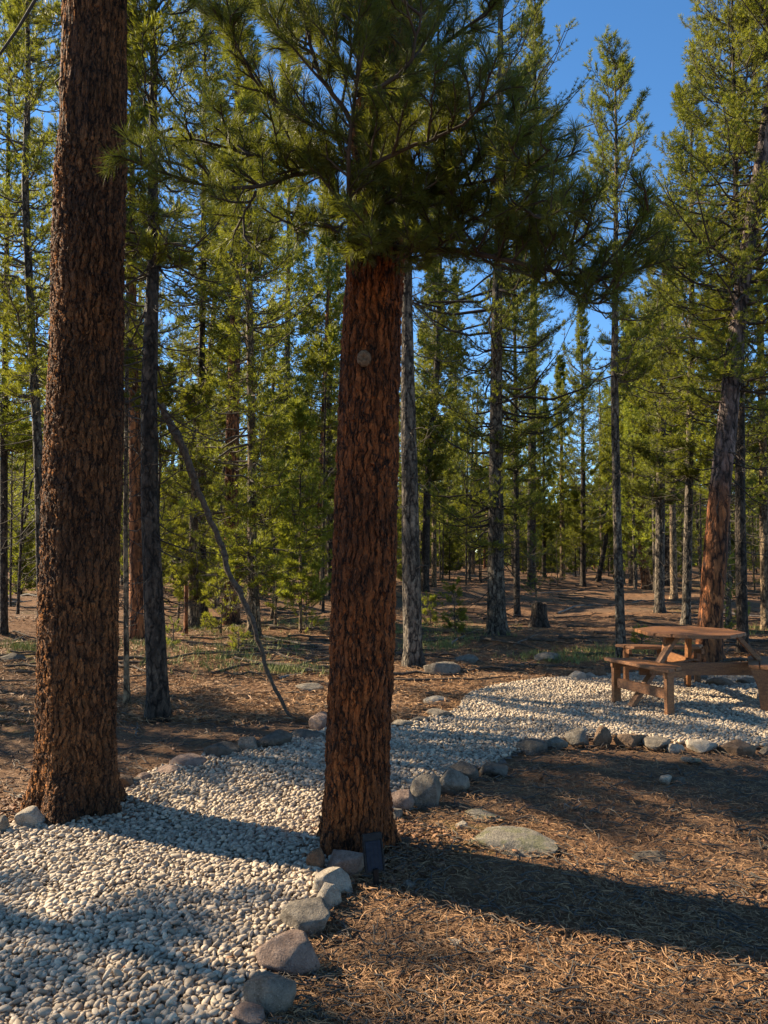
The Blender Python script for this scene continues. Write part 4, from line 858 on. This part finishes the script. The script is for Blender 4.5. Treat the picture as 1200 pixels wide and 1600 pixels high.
def stub(name, label, cat, px, py, w, top, m, seed, jag=.06, lean=0):
    x, y, z = gp(px, py); s = mpp(px, py, y); H = (py - top) * s; r = w * s / 2; root = link(name, None, None, (x, y, z)); tag(root, label, cat)
    P = np.array([(0, 0, -.05, r * 1.02), (lean * H * .5, 0, H * .5, r * .9), (lean * H, 0, H, r * .88)]); me = trunk_mesh(P, m, 20, .35, seed, .08, np.linspace(-.05, H, 16)); n = len(me.vertices)
    V = np.zeros(n * 3); me.vertices.foreach_get('co', V); V = V.reshape(-1, 3); rng = np.random.default_rng(seed); k = V[:, 2] > H * .8
    V[k, 2] += (jag * vnoise(V[k] * (14, 14, 0), seed) * (V[k, 2] / H - .8) * 5); me.vertices.foreach_set('co', V.ravel()); link('bark', me, root)
    top_ = V[-20:]; c = top_.mean(0) - (0, 0, .03); inn = np.vstack([top_ * 1.0, (top_ - c) * (.62, .62, .5) + c, [c - (0, 0, .02)]]); F = [[i, (i + 1) % 20, 20 + (i + 1) % 20, 20 + i] for i in range(20)]
    F += [[20 + i, 20 + (i + 1) % 20, 40, 40] for i in range(20)]; me2 = bpy.data.meshes.new('broken_top'); me2.from_pydata([tuple(v) for v in inn], [], [tuple(dict.fromkeys(f)) for f in F]); me2.materials.append(M_BARK_TAN2); link('broken_top', me2, root); return root
stub('tree_stump', 'weathered tree stump in the clearing right of the large grey-barked pine', 'stump', 843, 981, 27, 943, M_BARK_DARK, 1)
stub('broken_snag', 'short pale broken stub standing left of the central trunk', 'stump', 428, 966, 9, 925, M_BARK_TAN, 2)
stub('broken_snag', 'thin reddish broken stick upright in front of the pale short trunk', 'stump', 290, 991, 7, 916, M_BARK_ORANGE, 3, .03)
stub('broken_snag', 'thin leaning broken pole behind the crooked branch foot', 'stump', 404, 990, 8, 800, M_BARK_TAN, 4, .05, -.05)

# ------------------------------------------------------------------ picnic table
import bmesh
def solid(name, polys, parent, m=M_WOOD, bev=.004, loc=(0, 0, 0)):
    "list of 8-corner boxes (bottom 4, top 4) or (outline, z0, z1) prisms -> one bevelled mesh"
    bm = bmesh.new()
    for q in polys:
        lo, hi = q; a = [bm.verts.new(tuple(v)) for v in lo]; b = [bm.verts.new(tuple(v)) for v in hi]; n = len(a)
        bm.faces.new(a[::-1]); bm.faces.new(b)
        for i in range(n): bm.faces.new((a[i], a[(i + 1) % n], b[(i + 1) % n], b[i]))
    bmesh.ops.recalc_face_normals(bm, faces=bm.faces)
    if bev: bmesh.ops.bevel(bm, geom=bm.edges[:], offset=bev, segments=2, affect='EDGES')
    me = bpy.data.meshes.new(name); bm.to_mesh(me); bm.free(); me.materials.append(m); return link(name, me, parent, loc)
def board(p0, p1, w, h, up=(0, 0, 1)):
    p0 = np.array(p0, float); p1 = np.array(p1, float); d = nrm(p1 - p0); s = nrm(np.cross(d, np.array(up, float))); u = np.cross(s, d)
    c = [(-w, -h), (w, -h), (w, h), (-w, h)]; return ([p0 + s * a / 2 + u * b / 2 for a, b in c], [p1 + s * a / 2 + u * b / 2 for a, b in c])
def clip_poly(poly, n, d):
    out = []
    for i in range(len(poly)):
        a, b = poly[i], poly[(i + 1) % len(poly)]; da, db = a @ n - d, b @ n - d
        if da <= 0: out.append(a)
        if da * db < 0: out.append(a + (b - a) * da / (da - db))
    return out
TC = np.array((3.43, 8.70)); TZ = float(gh(*TC)) + .02
tb = thing('picnic_table', 'reddish brown wooden picnic table with attached benches standing on the gravel pad', 'picnic table', (TC[0], TC[1], TZ))
octo = [np.array((cos(a), sin(a))) * .585 for a in np.arange(8) * pi / 4 + pi / 8]
top = thing('tabletop', None, None); top.parent = tb; del_ = top
for k in range(8):
    y0 = -.544 + k * .136; pl = clip_poly(clip_poly([v.copy() for v in octo], np.array((0, 1.)), y0 + .126), np.array((0, -1.)), -y0)
    if len(pl) > 2: solid('plank', [([(*v, .705) for v in pl], [(*v, .742) for v in pl])], top, bev=.005)
0 and solid('rim_board', [board((*(a * .93), .672), (*(b * .93), .672), .03, .066) for a, b in zip(octo, octo[1:] + octo[:1])], tb)
def W2L(x, y, z): return (x - TC[0], y - TC[1], z)
for p0, p1 in ((W2L(3.17, 8.42, .70), W2L(2.60, 8.21, -.02)), (W2L(3.86, 8.45, .70), W2L(4.42, 8.23, -.02)), (W2L(3.55, 9.02, .70), W2L(3.68, 9.42, -.02)), (W2L(3.25, 8.86, .70), W2L(3.20, 8.92, .30))):
    solid('leg', [board(p0, p1, .045, .10, (0, 1, .2))], tb)
solid('cross_beam', [board(W2L(2.74, 8.33, .37), W2L(4.30, 8.33, .37), .04, .135)], tb)
solid('cross_beam', [board(W2L(3.46, 8.36, .36), W2L(3.46, 9.78, .36), .04, .12)], tb)
solid('cross_beam', [board(W2L(2.80, 8.14, .385), W2L(3.5, 8.70, .385), .04, .09)], tb)
def bench(c, ang, Lo, Li, w, splay=0, planks=2):
    "c world centre, ang direction of the long axis, outer edge length Lo, inner Li; inner side is to the left of the axis"
    d = np.array((cos(ang), sin(ang))); n = np.array((-sin(ang), cos(ang))); o = np.array(c) - TC
    def P(u, v, z): q = o + d * u + n * v; return (q[0], q[1], z)
    st = thing('bench_seat', None, None); st.parent = tb
    for k in range(planks):
        v0 = -w / 2 + k * w / planks; v1 = v0 + w / planks - .008; f0 = Lo + (Li - Lo) * (v0 + w / 2) / w; f1 = Lo + (Li - Lo) * (v1 + w / 2) / w
        q = [(-f0 / 2, v0), (f0 / 2, v0), (f1 / 2, v1), (-f1 / 2, v1)]; solid('plank', [([P(a, b, .425) for a, b in q], [P(a, b, .460) for a, b in q])], st, bev=.006)
    L = Lo * .40
    for s in (-1, 1):
        if splay: 
            q = [(P(s * L, -.10, -.02), P(s * L, .0, -.02), P(s * L, .15, .424), P(s * L, -.15, .424))]
            lo = [P(s * L - .02, -.06, -.02), P(s * L - .02, .05, -.02), P(s * L - .02, .08, .25), P(s * L - .02, .14, .424), P(s * L - .02, -.14, .424), P(s * L - .02, -.075, .25)]
            hi = [P(s * L + .02, -.06, -.02), P(s * L + .02, .05, -.02), P(s * L + .02, .08, .25), P(s * L + .02, .14, .424), P(s * L + .02, -.14, .424), P(s * L + .02, -.075, .25)]
            solid('bench_leg', [(lo, hi)], tb)
        else:
            solid('bench_leg', [board(P(s * L, -w * .22, -.02), P(s * L, -w * .22, .424), .09, .05, (d[0], d[1], 0))], tb)
            solid('seat_cleat', [board(P(s * L, -w * .42, .395), P(s * L, w * .46, .395), .04, .058)], tb)
    solid('stretcher', [board(P(-L + .03, -w * .22, .20), P(L - .03, -w * .22, .20), .04, .10)], tb)
bench((2.75, 8.14), math.atan2(-.92, .36), 1.02, .72, .30)
bench((4.05, 8.25), math.atan2(.90, .42), 1.05, .78, .34, splay=1, planks=3)
bench((3.50, 9.72), pi, 1.12, .80, .28)

# ------------------------------------------------------------------ solar light
def simple2(name, c, rough, metal=0):
    m, t, b = mat(name); b.inputs['Base Color'].default_value = (*c, 1); b.inputs['Roughness'].default_value = rough; b.inputs['Metallic'].default_value = metal
    n = noise(t, coord(t), 40, 3); r = ramp(t, [(.3, (rough * .8,) * 3), (.7, (min(1, rough * 1.25),) * 3)], n.outputs[0]); t.links.new(r.outputs[0], b.inputs['Roughness']); return m
M_PLASTIC = simple2('black_plastic', (.006, .006, .0065), .5); M_CELL = simple2('solar_glass', (.006, .011, .022), .5); M_CELL.node_tree.nodes['Principled BSDF'].inputs['Specular IOR Level'].default_value = .2; M_PLASTIC.node_tree.nodes['Principled BSDF'].inputs['Specular IOR Level'].default_value = .25
lx, ly, lz = gp(588, 1386); s_ = mpp(588, 1386, ly)
lt = thing('solar_light', 'black solar garden light on a short stake beside the central trunk', 'garden light', (lx, ly, lz))
tlt = radians(14); wd, hh = 31 * s_, 58 * s_; z0_ = 22 * s_
def LP(u, v, w):  # u right, v up along panel, w normal towards camera
    return (u, v * sin(tlt) - w * cos(tlt), z0_ + v * cos(tlt) + w * sin(tlt))
def lbox(name, u0, u1, v0, v1, w0, w1, parent, m, bev=.002):
    lo = [LP(u0, v0, w0), LP(u1, v0, w0), LP(u1, v1, w0), LP(u0, v1, w0)]; hi = [LP(u0, v0, w1), LP(u1, v0, w1), LP(u1, v1, w1), LP(u0, v1, w1)]; return solid(name, [(lo, hi)], parent, m, bev)
lbox('housing', -wd / 2, wd / 2, 0, hh, -.030, .0, lt, M_PLASTIC, .005)
pn = lbox('solar_panel', -wd * .40, wd * .40, hh * .06, hh * .80, .0005, .004, lt, M_CELL, .001)
for k in range(1, 4): lbox('cell_line', -wd * .40 + wd * .8 * k / 4 - .0006, -wd * .40 + wd * .8 * k / 4 + .0006, hh * .07, hh * .79, .0042, .0048, pn, M_PLASTIC, 0)
lbox('side_rim', -wd * .50, -wd * .43, 0, hh, .0005, .008, lt, M_PLASTIC, .001); lbox('side_rim', wd * .43, wd * .50, 0, hh, .0005, .008, lt, M_PLASTIC, .001)
lbox('top_cap', -wd * .43, wd * .43, hh * .84, hh, .0005, .008, lt, M_PLASTIC, .001)
lt.rotation_euler = (0, radians(-3), radians(14)); st_ = 8 * s_ / 2; solid('stake', [([(-st_, -st_, -.05), (st_, -st_, -.05), (st_, st_, -.05), (-st_, st_, -.05)], [(-st_, -st_, z0_ + .02), (st_, -st_, z0_ + .02), (st_, st_, z0_ + .02), (-st_, st_, z0_ + .02)])], lt, M_PLASTIC, .002)

def bark_bits():
    rng = np.random.default_rng(66); n = 9000; Y = 1 / (1 / 1.5 + rng.random(n) * (1 / 20 - 1 / 1.5)); X = (rng.random(n) * 2 - 1) * (.53 * Y + 1)
    near = rng.random(n) < .25; tx = np.where(rng.random(n) < .5, A_loc[0], B_loc[0]); ty = np.where(tx == A_loc[0], A_loc[1], B_loc[1]); a = rng.random(n) * 6.28; r = .22 + .35 * rng.random(n) ** 1.5
    X = np.where(near, tx + r * np.cos(a), X); Y = np.where(near, ty + r * np.sin(a), Y); k = ~inside(X, Y) | (rng.random(n) < .12); X, Y = X[k], Y[k]; n = len(X)
    V0, F0 = ico(1); V0 = V0 * (1 + .3 * vnoise(V0 * 2, 3))[:, None]; P = np.stack([X, Y, gh(X, Y) + .012 + .02 * inside(X, Y)], 1); Sc = rng.uniform(.5, 1.5, (n, 1)) * np.array([.012, .007, .003]) * (1 + .12 * Y[:, None])
    V, F = scatter(rng, V0, F0, P, rotmats(rng, n, .4), Sc); return npmesh('bark_litter', V, F, M_LITTERB)
M_LITTERB = litter_mat('bark_flakes', (.05, .025, .014), (.24, .12, .06))
tag(link('bark_litter', bark_bits()), 'shed bark flakes scattered on the ground around the trunks', 'bark flakes', kind='stuff')
#CONT3
